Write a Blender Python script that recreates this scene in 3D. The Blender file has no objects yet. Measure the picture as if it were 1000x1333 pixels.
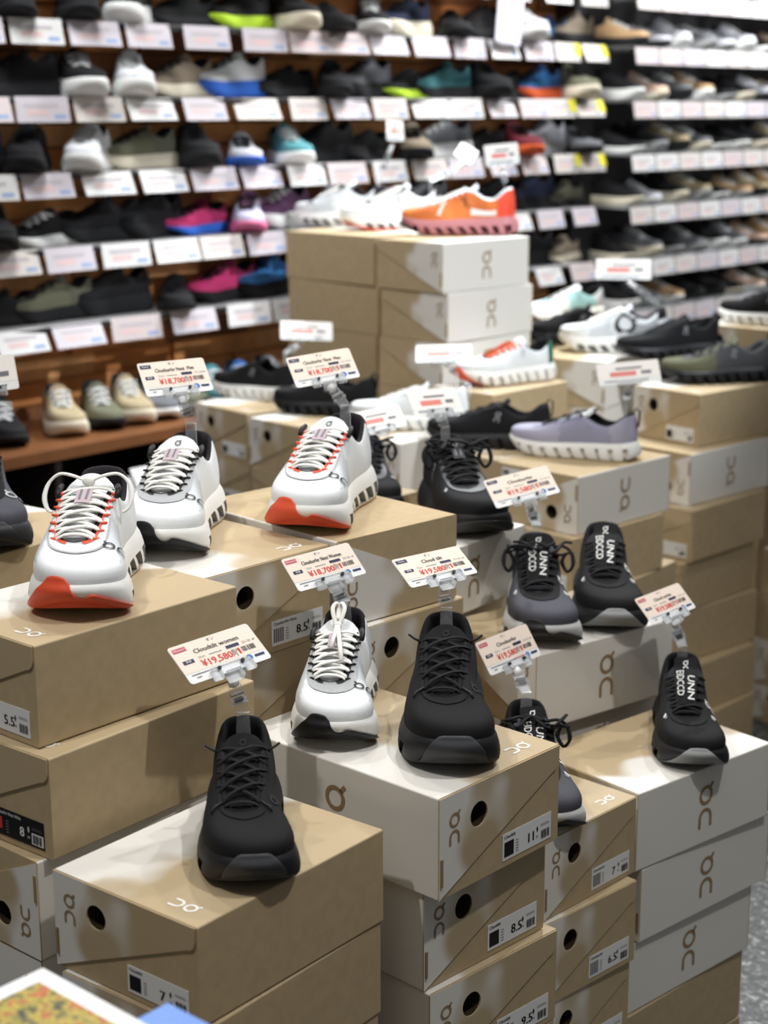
import bpy, bmesh, math, random
from mathutils import Vector, Matrix, Euler
random.seed(7)
SC = bpy.context.scene
COL = SC.collection
R = math.radians
# ------------------------------------------------------------------ camera, world, lights, exposure
CAMZ = 1.61
cd = bpy.data.cameras.new('camera'); CAM = bpy.data.objects.new('camera', cd); COL.objects.link(CAM)
CAM.location = (0, 0, CAMZ)
CAM.rotation_euler = (Matrix.Rotation(R(90 - 13.636), 3, 'X') @ Matrix.Rotation(-0.0029, 3, 'Z')).to_euler()
cd.sensor_fit = 'HORIZONTAL'; cd.sensor_width = 36; cd.lens = 36 * 2161 / 1000; cd.clip_start = .05
cd.dof.use_dof = True; cd.dof.focus_distance = 2.12; cd.dof.aperture_fstop = 6.2
SC.camera = CAM
wd = bpy.data.worlds.new('world'); SC.world = wd; wd.use_nodes = True
wd.node_tree.nodes['Background'].inputs[0].default_value = (.93, .96, 1, 1)
wd.node_tree.nodes['Background'].inputs[1].default_value = .13
def lamp(kind, loc, target, power, size=.1, col=(1, .99, .97), cone=70, blend=.6):
    l = bpy.data.lights.new(kind.lower() + '_lamp', kind); l.energy = power; l.color = col
    if kind == 'SPOT': l.spot_size = R(cone); l.spot_blend = blend; l.shadow_soft_size = size
    elif kind == 'AREA': l.size = size
    o = bpy.data.objects.new('ceiling_spot' if kind == 'SPOT' else 'ceiling_panel', l); COL.objects.link(o); o.location = loc
    o.rotation_euler = (Vector(target) - Vector(loc)).to_track_quat('-Z', 'Y').to_euler()
    return o
lamp('SPOT', (-.95, 3.3, 3.1), (-.2, 2.0, .8), 52, .035)
lamp('SPOT', (.35, 3.2, 3.1), (.1, 2.1, .7), 66, .035)
lamp('SPOT', (1.5, 3.6, 3.1), (.6, 2.7, .7), 80, .035)
lamp('SPOT', (.9, 1.25, 3.2), (.25, 2.3, .6), 100, .04)
lamp('SPOT', (-1.1, 1.1, 3.2), (-.2, 2.1, .7), 92, .04)
lamp('SPOT', (.5, 5.4, 3.1), (.4, 4.3, .9), 230, .05, (.95, .98, 1))
lamp('SPOT', (1.7, 3.2, 3.1), (.27, 4.45, 1.2), 290, .05, (.88, .94, 1), 38)
for s_, p_ in ((-.4, 24), (1.6, 34), (3.2, 36), (4.6, 36)):       # wall washers along the display wall
    q = Vector((-.972, 4.8, 0)) + Vector((.669, .743, 0)) * s_
    lamp('AREA', q + Vector((.743, -.669, 0)) * .85 + Vector((0, 0, 2.75)), q + Vector((0, 0, 1.25)), p_, .5, (.97, .99, 1))
lamp('AREA', (0, 1.2, 3.3), (0, 2.6, .6), 10, 1.6)  # broad overhead fill, an added light and no real ceiling panel
SC.view_settings.view_transform = 'Standard'; SC.view_settings.look = 'None'
SC.view_settings.exposure = 0.0; SC.view_settings.gamma = 1; SC.view_settings.use_curve_mapping = False

# ------------------------------------------------------------------ materials
def lin(c):
    f = lambda v: v / 12.92 if v <= .04045 else ((v + .055) / 1.055) ** 2.4
    return tuple(f(x / 255) for x in c) + (1,)
MATS = {}
def mat(name, rgb, rough=.6, spec=.3, metal=0, bump=0, bscale=400, emis=0, vary=0, vscale=30, sheen=0):
    if name in MATS: return MATS[name]
    m = bpy.data.materials.new(name); m.use_nodes = True; MATS[name] = m
    nt = m.node_tree; b = nt.nodes['Principled BSDF']
    b.inputs['Base Color'].default_value = lin(rgb); b.inputs['Roughness'].default_value = rough
    b.inputs['Specular IOR Level'].default_value = spec; b.inputs['Metallic'].default_value = metal
    if sheen: b.inputs['Sheen Weight'].default_value = sheen
    if bump or vary:
        tc = nt.nodes.new('ShaderNodeTexCoord')
    if bump:
        n = nt.nodes.new('ShaderNodeTexNoise'); n.inputs['Scale'].default_value = bscale; n.inputs['Detail'].default_value = 2
        bp = nt.nodes.new('ShaderNodeBump'); bp.inputs['Strength'].default_value = bump; bp.inputs['Distance'].default_value = .0015
        nt.links.new(tc.outputs['Object'], n.inputs['Vector']); nt.links.new(n.outputs['Fac'], bp.inputs['Height'])
        nt.links.new(bp.outputs['Normal'], b.inputs['Normal'])
    if vary:
        n = nt.nodes.new('ShaderNodeTexNoise'); n.inputs['Scale'].default_value = vscale; n.inputs['Detail'].default_value = 4
        r = nt.nodes.new('ShaderNodeValToRGB'); c = lin(rgb)
        r.color_ramp.elements[0].position = .3; r.color_ramp.elements[1].position = .7
        r.color_ramp.elements[0].color = tuple(x * (1 - vary) for x in c[:3]) + (1,)
        r.color_ramp.elements[1].color = tuple(min(1, x * (1 + vary)) for x in c[:3]) + (1,)
        nt.links.new(tc.outputs['Object'], n.inputs['Vector']); nt.links.new(n.outputs['Fac'], r.inputs['Fac']); nt.links.new(r.outputs['Color'], b.inputs['Base Color'])
    return m
KRAFT = mat('kraft_card', (184, 163, 128), .75, .2, vary=.05, vscale=60)
def printed_card():
    m = bpy.data.materials.new('printed_card'); m.use_nodes = True; nt = m.node_tree; b = nt.nodes['Principled BSDF']
    b.inputs['Roughness'].default_value = .6; b.inputs['Specular IOR Level'].default_value = .3
    tc = nt.nodes.new('ShaderNodeTexCoord'); sp = nt.nodes.new('ShaderNodeSeparateXYZ'); nt.links.new(tc.outputs['Object'], sp.inputs[0])
    n = nt.nodes.new('ShaderNodeTexNoise'); n.inputs['Scale'].default_value = 9; n.inputs['Detail'].default_value = 1.5
    mp = nt.nodes.new('ShaderNodeMapping'); nt.links.new(tc.outputs['Object'], mp.inputs[0]); mp.inputs['Location'].default_value = (3.1, 1.7, .6)
    nt.links.new(mp.outputs[0], n.inputs['Vector'])
    def M(op, a, b2):
        k = nt.nodes.new('ShaderNodeMath'); k.operation = op
        for i, v in enumerate((a, b2)):
            if isinstance(v, (int, float)): k.inputs[i].default_value = v
            else: nt.links.new(v, k.inputs[i])
        return k.outputs[0]
    yn = M('ADD', M('MULTIPLY', sp.outputs['Y'], 1 / .225), .5)          # 0 at the white side, 1 at the kraft side
    v = M('ADD', yn, M('MULTIPLY', M('SUBTRACT', n.outputs['Fac'], .5), 1.5))
    mr = nt.nodes.new('ShaderNodeMapRange'); mr.interpolation_type = 'SMOOTHSTEP'; nt.links.new(v, mr.inputs['Value'])
    mr.inputs['From Min'].default_value = .26; mr.inputs['From Max'].default_value = .52
    # fine halftone lines at the fading edge
    w = nt.nodes.new('ShaderNodeTexWave'); w.wave_type = 'BANDS'; w.bands_direction = 'DIAGONAL'; w.inputs['Scale'].default_value = 160; w.inputs['Distortion'].default_value = 0
    nt.links.new(tc.outputs['Object'], w.inputs['Vector'])
    f2 = M('ADD', mr.outputs[0], M('MULTIPLY', M('SUBTRACT', w.outputs['Fac'], .5), .12))
    cl = M('MINIMUM', M('MAXIMUM', f2, 0), 1)
    mx = nt.nodes.new('ShaderNodeMix'); mx.data_type = 'RGBA'; nt.links.new(cl, mx.inputs['Factor'])
    mx.inputs[6].default_value = lin((228, 224, 216)); mx.inputs[7].default_value = lin((184, 163, 128))
    nt.links.new(mx.outputs[2], b.inputs['Base Color'])
    return m
PRINT = printed_card()
INSIDE = mat('card_inside', (58, 48, 36), .95, .05)  # kraft inside coloured dark, shade of the thumb hole put into the colour
INK = mat('logo_ink_brown', (150, 124, 92), .7, .2)
INKW = mat('logo_ink_white', (245, 243, 236), .7, .2)
PAPER = mat('label_paper', (232, 232, 230), .5, .3)
BLK = mat('black_ink', (22, 22, 24), .6, .3)
PEACH = mat('tag_peach', (236, 219, 204), .45, .3)
RED = mat('price_red', (205, 62, 50), .5, .3)
PINKRED = mat('pill_rose', (196, 84, 100), .5, .3)
NAVY = mat('pill_navy', (42, 46, 78), .5, .3)
BLUE = mat('emblem_blue', (50, 110, 190), .5, .3)
GREYINK = mat('grey_ink', (120, 118, 122), .6, .3)
def clear_plastic():
    m = bpy.data.materials.new('clear_plastic'); m.use_nodes = True; nt = m.node_tree; nt.nodes.clear()
    out = nt.nodes.new('ShaderNodeOutputMaterial'); mx = nt.nodes.new('ShaderNodeMixShader')
    t = nt.nodes.new('ShaderNodeBsdfTransparent'); t.inputs[0].default_value = (.96, .965, .97, 1)
    p = nt.nodes.new('ShaderNodeBsdfPrincipled'); p.inputs['Base Color'].default_value = (.95, .96, .97, 1); p.inputs['Roughness'].default_value = .1
    fr = nt.nodes.new('ShaderNodeFresnel'); fr.inputs[0].default_value = 1.5
    ad = nt.nodes.new('ShaderNodeMath'); ad.operation = 'MULTIPLY_ADD'; ad.inputs[1].default_value = .85; ad.inputs[2].default_value = .07
    nt.links.new(fr.outputs[0], ad.inputs[0]); nt.links.new(ad.outputs[0], mx.inputs[0]); nt.links.new(t.outputs[0], mx.inputs[1]); nt.links.new(p.outputs[0], mx.inputs[2]); nt.links.new(mx.outputs[0], out.inputs[0])
    return m
CLEAR = clear_plastic()
WPLAS = mat('white_plastic', (226, 226, 224), .35, .5)
CHROME = mat('spring_steel', (150, 150, 155), .25, .5, metal=1)

# ------------------------------------------------------------------ helpers
def mesh(name, verts, faces, mats, smooth=False, idx=None):
    me = bpy.data.meshes.new(name); me.from_pydata([tuple(v) for v in verts], [], faces)
    for m in (mats if isinstance(mats, (list, tuple)) else [mats]): me.materials.append(m)
    if idx: me.polygons.foreach_set('material_index', idx)
    if smooth: me.polygons.foreach_set('use_smooth', [True] * len(me.polygons))
    me.update(); return me
def ob(name, me, parent=None, loc=None):
    o = bpy.data.objects.new(name, me); COL.objects.link(o)
    if parent is not None: o.parent = parent
    if loc: o.location = loc
    return o
def thing(name, label, cat, loc=(0, 0, 0), rot=(0, 0, 0), group=None):
    o = bpy.data.objects.new(name, None); COL.objects.link(o); o.empty_display_size = .05
    o.location = loc; o.rotation_euler = rot; tag(o, label, cat, group); return o
def tag(o, label, cat, group=None):
    o['label'] = label; o['category'] = cat
    if group: o['group'] = group
    return o
def struct(o): o['kind'] = 'structure'; return o
class MB:
    def __init__(s): s.v = []; s.f = []; s.m = []
    def add(s, v, f, m=0):
        k = len(s.v); s.v += [tuple(x) for x in v]; s.f += [tuple(i + k for i in q) for q in f]; s.m += [m] * len(f); return s
    def box(s, c, d, m=0, M=None):
        x, y, z = (q / 2 for q in d); V = [Vector((c[0] + a * x, c[1] + b * y, c[2] + e * z)) for a in (-1, 1) for b in (-1, 1) for e in (-1, 1)]
        if M is not None: V = [M @ q for q in V]
        return s.add(V, [(0, 1, 3, 2), (4, 6, 7, 5), (0, 4, 5, 1), (2, 3, 7, 6), (0, 2, 6, 4), (1, 5, 7, 3)], m)
    def rect(s, x0, y0, x1, y1, z, m=0): return s.add([(x0, y0, z), (x1, y0, z), (x1, y1, z), (x0, y1, z)], [(0, 1, 2, 3)], m)
    def tube(s, pts, r, n=8, m=0, flat=1.0, up=Vector((0, 0, 1)), cap=True):
        pts = [Vector(p) for p in pts]; V = []; F = []
        rr = r if isinstance(r, (list, tuple)) else [r] * len(pts)
        for i, p in enumerate(pts):
            t = (pts[min(i + 1, len(pts) - 1)] - pts[max(i - 1, 0)]).normalized()
            a = t.cross(up)
            if a.length < 1e-4: a = t.cross(Vector((1, 0, 0)))
            a.normalize(); b = a.cross(t)
            for k in range(n):
                th = 2 * math.pi * k / n; V.append(p + a * (rr[i] * math.cos(th)) + b * (rr[i] * flat * math.sin(th)))
        for i in range(len(pts) - 1):
            for k in range(n): F.append((i * n + k, i * n + (k + 1) % n, (i + 1) * n + (k + 1) % n, (i + 1) * n + k))
        if cap: F.append(tuple(range(n))[::-1]); F.append(tuple(range((len(pts) - 1) * n, len(pts) * n)))
        return s.add(V, F, m)
    def grid(s, P, m=0, close_i=False):   # P[i][j]
        ni, nj = len(P), len(P[0]); V = [q for row in P for q in row]; F = []
        for i in range(ni if close_i else ni - 1):
            for j in range(nj - 1): a = i * nj + j; b = ((i + 1) % ni) * nj + j; F.append((a, b, b + 1, a + 1))
        return s.add(V, F, m)
    def mesh(s, name, mats, smooth=False): return mesh(name, s.v, s.f, mats, smooth, s.m)
def smooth(a, b, x):
    t = min(1, max(0, (x - a) / (b - a))); return t * t * (3 - 2 * t)
def spl(T, x):
    n = len(T)
    if x <= T[0][0]: return T[0][1]
    if x >= T[-1][0]: return T[-1][1]
    i = max(k for k in range(n - 1) if T[k][0] <= x)
    (x0, y0), (x1, y1) = T[i], T[i + 1]; h = x1 - x0; t = (x - x0) / h
    def sl(k):
        if k == 0: return (T[1][1] - T[0][1]) / (T[1][0] - T[0][0])
        if k == n - 1: return (T[-1][1] - T[-2][1]) / (T[-1][0] - T[-2][0])
        return (T[k + 1][1] - T[k - 1][1]) / (T[k + 1][0] - T[k - 1][0])
    m0, m1 = sl(i) * h, sl(i + 1) * h
    return (2 * t**3 - 3 * t**2 + 1) * y0 + (t**3 - 2 * t**2 + t) * m0 + (-2 * t**3 + 3 * t**2) * y1 + (t**3 - t**2) * m1
# flat lettering
_TX = {}
_tc = bpy.data.curves.new('lettering', 'FONT'); _to = bpy.data.objects.new('lettering', _tc); COL.objects.link(_to); _to.hide_render = True
def text(s):
    if s not in _TX:
        _tc.body = s; _tc.resolution_u = 2
        dg = bpy.context.evaluated_depsgraph_get(); dg.update()
        me = bpy.data.meshes.new_from_object(_to.evaluated_get(dg))
        V = [(v.co.x, v.co.y) for v in me.vertices]; F = [tuple(p.vertices) for p in me.polygons]
        bpy.data.meshes.remove(me); _TX[s] = (V, F)
    return _TX[s]
def put_text(mb, s, x, y, h, z, m=0, align='l', wmax=None, bold=0):
    V, F = text(s)
    if not V: return
    x0 = min(v[0] for v in V); x1 = max(v[0] for v in V); k = h / .72; kx = k
    if wmax and (x1 - x0) * k > wmax: kx = wmax / (x1 - x0)
    ox = {'l': 0, 'c': (x1 - x0) / 2, 'r': x1 - x0}[align]
    mb.add([(x + (v[0] - x0 - ox) * kx, y + v[1] * k, z) for v in V], F, m)
    if bold: mb.add([(x + bold + (v[0] - x0 - ox) * kx, y + v[1] * k, z + .00005) for v in V], F, m)
# the ring-and-arch mark, unit tall, centred; returns points (u, v) and faces
def mark():
    V = []; F = []
    def strip(A, B):
        k = len(V); V.extend(x for p in zip(A, B) for x in p)
        for i in range(len(A) - 1): F.append((k + 2 * i, k + 2 * i + 1, k + 2 * i + 3, k + 2 * i + 2))
    n = 28; cx, cy, ro, ri = 0, .24, .225, .145
    a = [2 * math.pi * i / n for i in range(n + 1)]
    strip([(cx + ro * math.cos(t), cy + ro * math.sin(t)) for t in a], [(cx + ri * math.cos(t), cy + ri * math.sin(t)) for t in a])
    strip([(.10, .41), (.20, .52)], [(.16, .36), (.26, .47)])
    o, i_ = .225, .145; cy2 = -.28
    pa = [(-o, -.5)] + [(o * math.cos(math.pi * (1 - q / 14)), cy2 + o * math.sin(math.pi * q / 14)) for q in range(15)] + [(o, -.5)]
    pb = [(-i_, -.5)] + [(i_ * math.cos(math.pi * (1 - q / 14)), cy2 + i_ * math.sin(math.pi * q / 14)) for q in range(15)] + [(i_, -.5)]
    strip(pa, pb)
    return V, F
MARK = mark()
def put_mark(mb, fn, m=0): mb.add([fn(u, v) for u, v in MARK[0]], MARK[1], m)

# ------------------------------------------------------------------ the setting
WD = Vector((.669, .743, 0)); WN = Vector((.743, -.669, 0)); W0 = Vector((-.972, 4.8, 0))   # display wall: direction, normal, point
def wall_pt(s, d, z): return W0 + WD * s + WN * d + Vector((0, 0, z))
WYAW = math.atan2(WD.y, WD.x)
def floor_mat():
    m = bpy.data.materials.new('speckled_floor'); m.use_nodes = True; nt = m.node_tree; b = nt.nodes['Principled BSDF']; b.inputs['Roughness'].default_value = .35
    tc = nt.nodes.new('ShaderNodeTexCoord'); n = nt.nodes.new('ShaderNodeTexNoise'); n.inputs['Scale'].default_value = 55; n.inputs['Detail'].default_value = 6; n.inputs['Roughness'].default_value = .75
    r = nt.nodes.new('ShaderNodeValToRGB'); e = r.color_ramp.elements; e[0].position = .42; e[0].color = lin((40, 42, 42)); e[1].position = .68; e[1].color = lin((205, 207, 204))
    x = r.color_ramp.elements.new(.55); x.color = lin((84, 86, 86))
    nt.links.new(tc.outputs['Object'], n.inputs['Vector']); nt.links.new(n.outputs['Fac'], r.inputs['Fac']); nt.links.new(r.outputs['Color'], b.inputs['Base Color'])
    return m
fl = ob('floor', MB().box((0, 0, -.05), (16, 18, .1)).mesh('floor', [floor_mat()]), None, (1, 4, 0)); struct(fl)
DARKW = mat('dark_back_panel', (52, 36, 26), .7, .2)
GREYW = mat('grey_back_panel', (70, 68, 70), .6, .3)
wl = thing('wall_back', 'dark timber display wall behind the shoe boxes', 'wall'); struct(wl)
S0, S1, S2 = -1.1, 2.42, 5.4
mb = MB(); Mw = Matrix.Translation(W0) @ Matrix.Rotation(WYAW, 4, 'Z')
mb.box(((S0 + S1) / 2, .06, 1.5), (S1 - S0, .1, 3.0), 0, Mw); mb.box(((S1 + S2) / 2, .06, 1.5), (S2 - S1, .1, 3.0), 1, Mw)
ob('wall_panel', mb.mesh('wall_panel', [DARKW, GREYW]), wl)
WOOD = [mat('wood_%d' % i, c, .65, .25, bump=.3, bscale=60, vary=.22, vscale=9) for i, c in enumerate(((228, 156, 94), (212, 138, 80), (184, 118, 70), (234, 172, 114), (144, 92, 58)))]
plank_mesh = {}
z = .55; rowi = 0
while z < 2.35:
    s = S0 + random.uniform(0, .2)
    while s < S1 - .05:
        ln = random.choice((.24, .3, .36, .46)); ln = min(ln, S1 - s); k = random.choices(range(5), (4, 4, 3, 2, 2))[0]; th = random.choice((.014, .02, .028))
        key = (round(ln, 2), th, k)
        if key not in plank_mesh: plank_mesh[key] = MB().box((ln / 2, 0, 0), (ln - .006, th, .061)).mesh('plank', [WOOD[k]])
        o = ob('plank', plank_mesh[key], wl); o.location = wall_pt(s, -.01 + th / 2, z); o.rotation_euler = (0, 0, WYAW); s += ln
    z += .066; rowi += 1
# upright between the two wall units
up = tag(ob('upright_post', MB().box((0, 0, 1.5), (.13, .1, 3.0)).mesh('upright_post', [mat('black_metal', (30, 29, 31), .5, .4)])), 'black upright post between wooden and grey display walls', 'post')
up.location = wall_pt(2.485, .06, 0); up.rotation_euler = (0, 0, WYAW)
# ------------------------------------------------------------------ shoe boxes
BL, BW, BH = .322, .225, .125
HOLE = (-.19 * BW, .68 * BH, .0155)      # y, z, radius on an end
def ray_poly(c, a, poly):
    d = (math.cos(a), math.sin(a)); best = 9
    for i in range(len(poly)):
        p, q = poly[i], poly[(i + 1) % len(poly)]; ex, ey = q[0] - p[0], q[1] - p[1]
        den = d[0] * ey - d[1] * ex
        if abs(den) < 1e-12: continue
        t = ((p[0] - c[0]) * ey - (p[1] - c[1]) * ex) / den; u = ((p[0] - c[0]) * d[1] - (p[1] - c[1]) * d[0]) / den
        if t > 0 and -1e-6 <= u <= 1 + 1e-6: best = min(best, t)
    return (c[0] + d[0] * best, c[1] + d[1] * best)
def plate_with_hole(mb, poly, x, sgn, m, thick=0, mi=1):
    c = (HOLE[0], HOLE[1]); r = HOLE[2]
    A = sorted([2 * math.pi * i / 24 + .01 for i in range(24)] + [math.atan2(p[1] - c[1], p[0] - c[0]) % (2 * math.pi) for p in poly])
    inn = [(c[0] + r * math.cos(a), c[1] + r * math.sin(a)) for a in A]; out = [ray_poly(c, a, poly) for a in A]; n = len(A)
    V = [(x, p[0], p[1]) for p in inn] + [(x, p[0], p[1]) for p in out]
    F = [(i, (i + 1) % n, n + (i + 1) % n, n + i) for i in range(n)]
    if sgn > 0: F = [f[::-1] for f in F]
    mb.add(V, F, m)
    if thick:   # rims of the plate
        for P, s2 in ((inn, 1), (out, -1)):
            V = [(x, p[0], p[1]) for p in P] + [(x - sgn * thick, p[0], p[1]) for p in P]
            mb.add(V, [(i, (i + 1) % n, n + (i + 1) % n, n + i) for i in range(n)], mi)
    return inn
def rrect(w, h, r, n=3):
    P = []
    for cx, cz, a0 in ((w / 2 - r, r, -90), (w / 2 - r, h - r, 0), (-w / 2 + r, h - r, 90), (-w / 2 + r, r, 180)):
        for k in range(n + 1):
            a = R(a0 + 90 * k / n); P.append((cx + r * math.cos(a), cz + r * math.sin(a)))
    return P
def carton_mesh():
    mb = MB(); P = rrect(BW, BH, .0022); n = len(P); x = BL / 2
    V = [(-x, p[0], p[1]) for p in P] + [(x, p[0], p[1]) for p in P]
    for i in range(n):
        j = (i + 1) % n; mid = ((P[i][0] + P[j][0]) / 2, (P[i][1] + P[j][1]) / 2)
        top = mid[1] > BH - .003; white = mid[0] < -BW / 2 + .003
        mb.add([V[i], V[j], V[n + j], V[n + i]], [(0, 3, 2, 1)], 1 if (top or white) else 0)
    for s in (-1, 1):
        if s < 0: mb.add([(s * x, a, b) for a, b in P], [tuple(range(len(P)))]); continue
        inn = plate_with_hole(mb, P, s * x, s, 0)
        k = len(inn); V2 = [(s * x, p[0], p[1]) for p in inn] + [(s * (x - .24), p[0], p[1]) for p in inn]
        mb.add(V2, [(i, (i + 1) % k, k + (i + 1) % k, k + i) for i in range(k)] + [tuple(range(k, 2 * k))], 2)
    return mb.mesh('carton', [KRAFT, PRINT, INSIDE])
def flap_mesh(s):
    y0, y1 = -BW / 2, BW / 2; h = BH
    poly = [(y0, .0005), (y1 - .016, .745 * h)] + [(y1 - .016 + .0135 * math.sin(R(a)), .745 * h + .0135 * (1 - math.cos(R(a)))) for a in (30, 60, 90)] + [(y1 - .0025, h - .001), (y0, h - .001)]
    mb = MB(); X = s * (BL / 2 + .002); n = len(poly)
    if s > 0: plate_with_hole(mb, poly, X, s, 0, .002, 1)
    else: mb.add([(X, a, b) for a, b in poly], [tuple(range(n))[::-1]]); mb.add([(X, a, b) for a, b in poly] + [(X + .002, a, b) for a, b in poly], [(i, (i + 1) % n, n + (i + 1) % n, n + i) for i in range(n)], 1)
    return mb.mesh('lid_flap', [PRINT, KRAFT])
CARTON = carton_mesh(); FLAP = {s: flap_mesh(s) for s in (-1, 1)}
def logo_meshes():
    out = {}
    mb = MB(); H = .072; put_mark(mb, lambda u, v: (u * H, -BW / 2 - .0006, .5 * BH + v * H)); out['side'] = mb.mesh('side_logo', [INK])
    for s in (-1, 1):
        mb = MB(); H = .040; put_mark(mb, lambda u, v: (s * (BL / 2 + .0026), -BW / 2 + .026 + s * 0 + u * H * (1 if s > 0 else -1) * 1, .66 * BH + v * H)); out[s] = mb.mesh('end_logo', [INK])
        mb = MB(); H = .038; put_mark(mb, lambda u, v: (s * (BL / 2 - .028 + u * H * -1), BW / 2 - .045 + (v * H), BH + .0006)); out['t%d' % s] = mb.mesh('top_logo', [INKW])
        mb = MB(); mb.box((s * (BL / 2 + .0005), -BW / 2 + .0035, .27 * BH), (.0065, .0035, .034)); out['n%d' % s] = mb.mesh('locking_tab', [INK])
    return out
LOGO = logo_meshes()
def bars(mb, x0, y0, x1, y1, z, m, n=14, seed=1):
    rn = random.Random(seed); x = x0; w = (x1 - x0) / n
    for i in range(n):
        b = w * rn.uniform(.25, .8); mb.rect(x, y0, x + b, y1, z, m); x += w
_LAB = {}
def label_mesh(size, name, dark=False, fit='M', swatch='k'):
    key = (size, name, dark, fit, swatch)
    if key in _LAB: return _LAB[key]
    W_, H_ = .094, .034; bg = MB().box((0, 0, .0003), (W_, H_, .0006)).mesh('size_label', [BLK if dark else PAPER])
    mb = MB(); z = .0009; fg = 0
    put_text(mb, name, -W_ / 2 + .003, H_ / 2 - .0065, .0042, z, fg, wmax=.05, bold=.0002)
    if swatch == 'k': mb.rect(-W_ / 2 + .003, -H_ / 2 + .004, -W_ / 2 + .021, H_ / 2 - .011, z, 1)
    elif swatch == 'g':
        for q in range(5): mb.rect(-W_ / 2 + .003 + q * .0038, -H_ / 2 + .004, -W_ / 2 + .0058 + q * .0038, H_ / 2 - .011, z, 2)
    else: mb.rect(-W_ / 2 + .003, -H_ / 2 + .008, -W_ / 2 + .018, H_ / 2 - .011, z, 3)
    for q in range(5): mb.rect(-W_ / 2 + .025, -H_ / 2 + .005 + q * .0035, -W_ / 2 + .030, -H_ / 2 + .0062 + q * .0035, z, 2)
    put_text(mb, size, .007, -H_ / 2 + .008, .0125, z, fg, 'c', bold=.0010)
    put_text(mb, fit, .0195, -H_ / 2 + .008, .0038, z, fg, 'c')
    mb.rect(.0185, -.001, .0205, .006, z, fg); mb.rect(.0178, .0015, .0212, .004, z, fg)                       # little figure
    mb.rect(.026, .004, .044, .0046, z, 2); mb.rect(.026, .006, .042, .0066, z, 2)
    if dark: mb.rect(.025, -H_ / 2 + .003, .046, 0, z, 0)
    bars(mb, .027, -H_ / 2 + .0045, .044, -.0015, z + .0003, 1 if dark else 0)
    pr = mb.mesh('label_print', [PAPER, BLK, GREYINK, RED] if dark else [BLK, BLK, GREYINK, RED])
    _LAB[key] = (bg, pr); return _LAB[key]
def shoe_box(x, y, ztop, yaw, L, W, H, label, flip=False, size=None, name='Cloudtilt', dark=False, fit='M', end=1, swatch='k', group='shoe boxes in stacks'):
    yaw = R(yaw)
    if flip: yaw += math.pi
    t = thing('shoe_box', label, 'shoe box', (x, y, ztop if flip else ztop - H), (math.pi if flip else 0, 0, yaw), group)
    t.scale = (L / BL, W / BW, H / BH)
    ob('carton', CARTON, t)
    for s in (-1, 1):
        f = ob('lid_flap', FLAP[s], t); ob('end_logo', LOGO[s], f); ob('locking_tab', LOGO['n%d' % s], t)
    ob('side_logo', LOGO['side'], t); ob('top_logo', LOGO['t1'], t)
    if size:
        bg, pr = label_mesh(size, name, dark, fit, swatch)
        for s in (end,):
            l = ob('size_label', bg, t); p = ob('label_print', pr, l)
            l.location = (s * (BL / 2 + .0002), BW / 2 - .062, .20 * BH)
            l.rotation_euler = (R(90), 0, R(90) if s > 0 else R(-90))
    return t
# stacks: (type, x, y, ztop, yaw, L, W, H, flip, white_front, size, name)
ORD = ['topmost', 'second', 'third', 'fourth', 'fifth', 'sixth', 'seventh', 'eighth', 'ninth', 'tenth', 'eleventh', 'twelfth']
def stack(where, boxes, drift=(0, 0), k=1.0, floor=True):
    """boxes: list of dicts from the top down; the rest of the stack down to the floor is filled with plain ones."""
    zb = None; i = 0; last = None
    for b in boxes:
        typ, x, y, z, th, L, W, H = b['g']; x, y, z, L, W, H = (q * k for q in (x, y, z, L, W, H))
        z += CAMZ
        if zb is not None: z = zb
        white = b.get('white', False)
        yaw = th + (0 if white else 180) if typ == 'WL' else th + (-90 if white else 90)
        shade = 'white printed' if white else 'plain kraft'
        extra = b.get('extra', '')
        end = b.get('end', (-1 if white else 1) if typ == 'WL' else 1)
        if b.get('flip'): end = -end if typ == 'WL' else end
        if typ == 'LW' and not white: end = -1
        shoe_box(x, y, z, yaw, L, W, H, '%s %s shoe box in the stack %s' % (ORD[i], shade, where), b.get('flip', False), b.get('size'), b.get('name', 'Cloudtilt'), b.get('dark', False), b.get('fit', 'M'), end, b.get('swatch', 'k'))
        zb = z - H - .0014; i += 1; last = (x, y, yaw, L, W)
    x, y, yaw, L, W = last
    n = max(1, round(zb / .125)) if zb > .03 else 0
    for q in range(n):
        h = zb / n - .0014; dx, dy = drift
        shoe_box(x + dx + random.uniform(-.004, .004), y + dy + random.uniform(-.004, .004), zb - q * zb / n, yaw + random.uniform(-1, 1), L, W, h, '%s kraft shoe box low in the stack %s' % (ORD[min(i, 11)], where), False, None)
        i += 1
B = lambda g, **k: dict(g=g, **k)
stack('under the bow-tied orange-toed trainer', [
    B(('WL', -.369, 1.944, -.578, 49.2, .312, .217, .121), size='5.5', name='Cloudtilt', fit='W'),
    B(('WL', -.354, 1.924, -.699, 51.4, .333, .217, .122), size='8', name='Cloudsurfer Next Wide', dark=True, fit='W', swatch='r'),
    B(('WL', -.373, 1.913, -.829, 49.4, .311, .217, .122), white=True, flip=True)])
stack('under the front black trainer', [
    B(('WL', -.184, 1.737, -.813, 51.3, .304, .222, .116), size='7', fit='W'),
    B(('WL', -.182, 1.731, -.929, 52.6, .302, .213, .118))])
stack('under the knotted white trainer', [
    B(('LW', .018, 1.982, -.774, 47.4, .333, .233, .129), white=True, size='11'),
    B(('LW', .007, 2.005, -.904, 45.1, .333, .227, .129), white=True, size='8.5'),
    B(('LW', .022, 2.005, -1.033, 44.1, .333, .238, .129), white=True, size='9.5')])
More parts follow.
